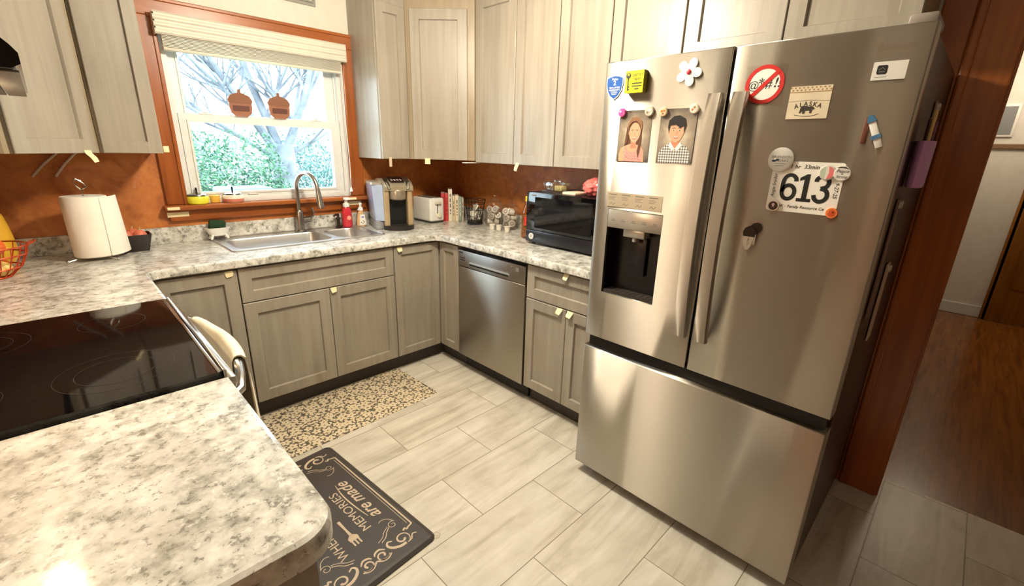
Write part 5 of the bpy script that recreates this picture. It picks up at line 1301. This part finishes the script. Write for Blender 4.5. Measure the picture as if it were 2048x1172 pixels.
# ------------------------------------------------------------------ mats
def mat_slab(mb, w_, l_, h_, bev):
    P_ = rrect(-w_/2, -l_/2, w_/2, l_/2, .03, 5); n = len(P_)
    lv = [(0, 0), (0, h_*.3), (bev*.5, h_*.8), (bev, h_)]
    vs = [(a, b, z) for d_, z in lv for a, b in (offset_poly(P_, d_) if d_ else P_)]
    fs = [(j*n+i, j*n+(i+1) % n, (j+1)*n+(i+1) % n, (j+1)*n+i) for j in range(len(lv)-1) for i in range(n)]+[list(range(n))[::-1], [(len(lv)-1)*n+i for i in range(n)]]
    mb.add(vs, fs)
mb = MB(); mat_slab(mb, 1.10, .47, .004, .003)
o = mb.build('floral_mat', FLORAL); o.location = (-1.505, -.816, .0005); o.rotation_euler = (0, 0, math.radians(2)); tag(o, 'flat brown and cream flower print mat in front of the sink cabinet', 'mat')
t = thing('kitchen_mat', 'charcoal cushioned mat with chalk style lettering in front of the range', 'mat', (-1.868, -1.535, .0005), math.radians(4.6))
MW, ML, MH = .46, .84, .018
mb = MB(); mat_slab(mb, MW, ML, MH, .022); mb.build('cushion', CHARC, t, sharp=12)
FM = ((0, 0, MH+.0004), (0, 1, 0), (-1, 0, 0))      # lettering reads along +y, its top toward the range
mb = MB()
mb.text('WHERE', 0, FM, -.262, .068, .052, 0, -.002, sx=.95, align='LEFT'); mb.text('MEMORIES', 0, FM, -.2, -.063, .052, 0, -.002, sx=1.15, align='LEFT'); mb.build('lettering', CHALK, t); mb = MB(); mb.text('are made', 0, FM, -.027, -.122, .076, 0, .012, .35); mb.build('script_lettering', CHALK, t)
mb = MB()
def spiral(cx, cy, r, a0, turns, sgn=1, n=26): return [(cx+r*(1-.75*i/n)*math.cos(a0+sgn*2*PI*turns*i/n), cy+r*(1-.75*i/n)*math.sin(a0+sgn*2*PI*turns*i/n)) for i in range(n+1)]
mb.ribbon([(-.30, -.195), (.30, -.195)], .006, 0, FM, 0); mb.ribbon([(-.285, -.183), (.285, -.183)], .002, 0, FM, 0)
mb.ribbon([(-.30, .195), (.30, .195)], .006, 0, FM, 0)
for sy in (-1, 1):
    for sx in (-1, 1):
        fl_ = lambda P_: [(sx*a, sy*b) for a, b in P_]
        mb.ribbon(fl_([(.30, .195), (.305, .175), (.31, .165), (.30, .16), (.308, .15)]), .007, 0, FM, 0)
        mb.ribbon(fl_(spiral(.335, .125, .032, .3, 1.15)), [.003+.007*i/26 for i in range(27)], 0, FM, 0)
        mb.ribbon(fl_([(.352, .18), (.345, .165), (.362, .15), (.365, .13)]), .005, 0, FM, 0)
        mb.ribbon(fl_([(.362, .125), (.36, .1), (.345, .075), (.325, .065), (.31, .075), (.318, .09)]), [.012, .012, .011, .009, .007, .005], 0, FM, 0)
        mb.ribbon(fl_(spiral(.345, .03, .026, 1.2, 1.1, -1)), [.003+.006*i/26 for i in range(27)], 0, FM, 0)
        mb.ribbon(fl_([(.36, .06), (.368, .04), (.366, .02), (.352, .0)]), [.004, .011, .011, .005], 0, FM, 0)
        mb.ribbon(fl_([(.33, .05), (.315, .035), (.318, .015), (.33, .006)]), [.004, .008, .008, .004], 0, FM, 0)
        mb.ribbon(fl_(spiral(.25, .14, .02, 2.2, 1.2)), .0026, 0, FM, 0)
        mb.ribbon(fl_([(.232, .152), (.21, .14), (.2, .12), (.205, .105)]), .0026, 0, FM, 0); mb.ribbon(fl_([(.252, .122), (.268, .1), (.285, .085), (.296, .06)]), .0034, 0, FM, 0); mb.ribbon(fl_([(.245, .12), (.258, .095), (.277, .075), (.287, .05)]), .0026, 0, FM, 0)
mb.ribbon([(-.14, -.1), (-.08, -.093), (0, -.088), (.06, -.09), (.12, -.098)], [.002, .005, .006, .005, .002], 0, FM, 0)
# fork beside the word
fx, fy = -.19, .0
mb.ribbon([(fx+.11, fy), (fx+.05, fy), (fx+.012, fy)], [.012, .008, .012], 0, FM, 0); mb.sheet([(fx+.014, fy-.008), (fx+.014, fy+.008), (fx, fy+.02), (fx-.018, fy+.018), (fx-.018, fy-.018), (fx, fy-.02)], 0, FM, 0)
for k in (-1, 0, 1): mb.ribbon([(fx-.016, fy+.013*k), (fx-.045, fy+.013*k)], .006, 0, FM, 0)
mb.build('border_print', CHALK, t)
mb = MB(); mb.tube([(.222, -.395, .008), (.238, -.405, .012), (.244, -.418, .008), (.232, -.424, .004), (.222, -.415, .004)], .0012, 6); plab(mb.build('loose_thread', CHALK, t), 'pale loose thread')

# ------------------------------------------------------------------ outdoors through the window
mb = MB(); mb.box(-14, .3, -.6, 16, 40, -.35); tag(mb.build('ground_outside', LAWN), 'pale winter lawn outside the window', None, None, 'structure')
t = thing('bare_tree', 'pale bare tree with spreading limbs outside the window', 'tree', (.76, 6.2, -.35))
rr = random.Random(11)
mb = MB(); mb.tube([(0, 0, 0), (.0, 0, .35), (.01, 0, .9), (.0, 0, 1.45), (-.01, 0, 1.8)], [.34, .25, .215, .21, .22], 14); mb.build('trunk', BARK, t)
def limb(mb, p, d, r, L, depth):
    p = Vector(p); d = Vector(d).normalized(); n = 5; P_ = [p]; R__ = [r]
    q = p
    for i in range(n):
        d = (d+Vector((rr.uniform(-.16, .16), rr.uniform(-.16, .16), rr.uniform(-.03, .16)))).normalized(); q = q+d*L/n; P_.append(q); R__.append(r*(1-.75*(i+1)/n)+.002)
    mb.tube(P_, R__, 8 if r > .04 else 4)
    if depth:
        for k in range(5 if depth > 1 else 4):
            i = rr.randint(1, n); a_ = rr.uniform(0, 2*PI)
            dd = (d*.9+Vector((math.cos(a_), math.sin(a_)*.5, rr.uniform(-.2, .6)))*.9)
            limb(mb, P_[i], dd, R__[i]*.6+.002, L*rr.uniform(.4, .65), depth-1)
for p, d, r, L in (((-.05, 0, 1.6), (-.75, -.1, 1), .085, 2.6), ((.05, 0, 1.65), (.7, .1, .9), .085, 2.6), ((-.02, .05, 1.7), (-.22, .1, 1), .09, 2.8), ((.06, -.05, 1.7), (.25, -.1, 1), .075, 2.7), ((-.1, 0, 1.55), (-1, 0, .5), .045, 2.4), ((.1, 0, 1.6), (1, 0, .45), .04, 2.2)):
    mb = MB(); limb(mb, p, d, r, L, 3); mb.build('branch', BARK, t)
def shrub(x, y, w_, d_, h_, m, lab, n=2600, seed=1):
    t = thing('hedge_shrub', lab, 'shrub', (x, y, -.35), 0, 'shrubs outside the window'); r_ = random.Random(seed)
    mb = MB()
    for i in range(n):
        a_ = r_.uniform(0, 2*PI); u = r_.random()**.4; zz = r_.random()
        rx = w_*(1-.35*zz**3)*u; p = Vector((rx*math.cos(a_), d_*u*math.sin(a_), .05+h_*zz*(.75+.25*math.sin(a_*3+i % 5))))
        s_ = r_.uniform(.02, .05); R = Matrix.Rotation(r_.uniform(0, 6.3), 3, Vector((r_.uniform(-1, 1), r_.uniform(-1, 1), r_.uniform(-1, 1))).normalized())
        mb.add([p+R @ Vector(q) for q in ((-s_, 0, 0), (0, -s_*.45, .008), (s_, 0, 0), (0, s_*.45, .008))], [(0, 1, 2, 3)])
    mb.build('foliage', m, t, recalc=False, smooth=False)
    mb = MB()
    for k in range(5): a_ = k*1.26; mb.tube([(0, 0, 0), (.3*w_*math.cos(a_), .3*d_*math.sin(a_), h_*.4), (.6*w_*math.cos(a_), .6*d_*math.sin(a_), h_*.75)], [.02, .014, .006], 6)
    mb.build('stem', BARK, t)
shrub(-.35, 5.4, 1.0, .6, 1.95, LEAF, 'green leafy hedge shrub outside, before the pale tree', 11000, 1)
shrub(2.0, 7.8, 1.1, .7, 2.2, LEAF2, 'blue green shrub outside, beyond the tree trunk', 8000, 2)
shrub(-.9, 9.0, 1.5, .8, 2.2, LEAF2, 'hazy blue green shrub far outside behind the hedge', 6000, 3)
t = thing('deck_box', 'pale blue low box outside just beyond the window', 'storage box', (-.82, 3.0, -.35))
mb = MB(); mb.box(-.25, -.2, 0, .25, .2, 1.24, 0, .02); mb.build('box', plain((58, 88, 122), .5), t)
mb = MB(); mb.box(-.27, -.22, 1.24, .27, .22, 1.31, 0, .02); mb.build('lid', plain((66, 98, 132), .5), t)
for y0 in (0,):
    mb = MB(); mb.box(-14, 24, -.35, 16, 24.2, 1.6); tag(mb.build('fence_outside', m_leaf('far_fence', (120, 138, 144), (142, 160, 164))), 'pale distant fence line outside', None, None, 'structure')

# ------------------------------------------------------------------ light, world, camera
def lamp(name, kind, loc, power, col, **kw):
    l = bpy.data.lights.new(name, kind); l.energy = power; l.color = col
    for k, v in kw.items(): setattr(l, k, v)
    o = bpy.data.objects.new(name, l); o.location = loc; COL.objects.link(o); return o
lamp('ceiling_lamp', 'POINT', (-1.36, -1.62, 2.2), 50, (1, .895, .71), shadow_soft_size=.09)
lamp('hood_lamp', 'POINT', (-2.605, -1.60, 1.53), 4.5, (1, .84, .58), shadow_soft_size=.025)
lamp('hall_fill_light', 'POINT', (3.2, -3.3, 2.2), 8, (1, .84, .62), shadow_soft_size=.15)  # added fill light for the hall, no known lamp there
W = bpy.data.worlds.new('overcast'); S.world = W; W.use_nodes = True
bg = W.node_tree.nodes['Background']; bg.inputs['Color'].default_value = (.72, .9, 1, 1); bg.inputs['Strength'].default_value = 6.6

M3 = ((0.7113856145744438, -0.7023157907596241, 0.0261349847182811), (0.1948727830599136, 0.2328451592975601, 0.9527894469473188), (0.6752444785401986, 0.672707709069383, -0.30250492947983093))
cd = bpy.data.cameras.new('camera'); cam = bpy.data.objects.new('camera', cd); COL.objects.link(cam)
R_, U_, F_ = [Vector(r) for r in M3]
cam.matrix_world = Matrix(((R_.x, U_.x, -F_.x, -2.41379), (R_.y, U_.y, -F_.y, -3.11685), (R_.z, U_.z, -F_.z, 1.466228), (0, 0, 0, 1)))
cd.sensor_width = 36; cd.sensor_fit = 'HORIZONTAL'; cd.lens = 905.73/2048*36; cd.clip_start = .02; cd.clip_end = 200
S.camera = cam
v = S.view_settings; S.display_settings.display_device = 'sRGB'; v.view_transform = 'Standard'; v.look = 'None'; v.exposure = 1.0; v.gamma = 1; v.use_curve_mapping = False
S.cycles.max_bounces = 10; S.cycles.transparent_max_bounces = 16; S.cycles.sample_clamp_indirect = 6
try: S.cycles.use_denoising = True
except Exception: pass
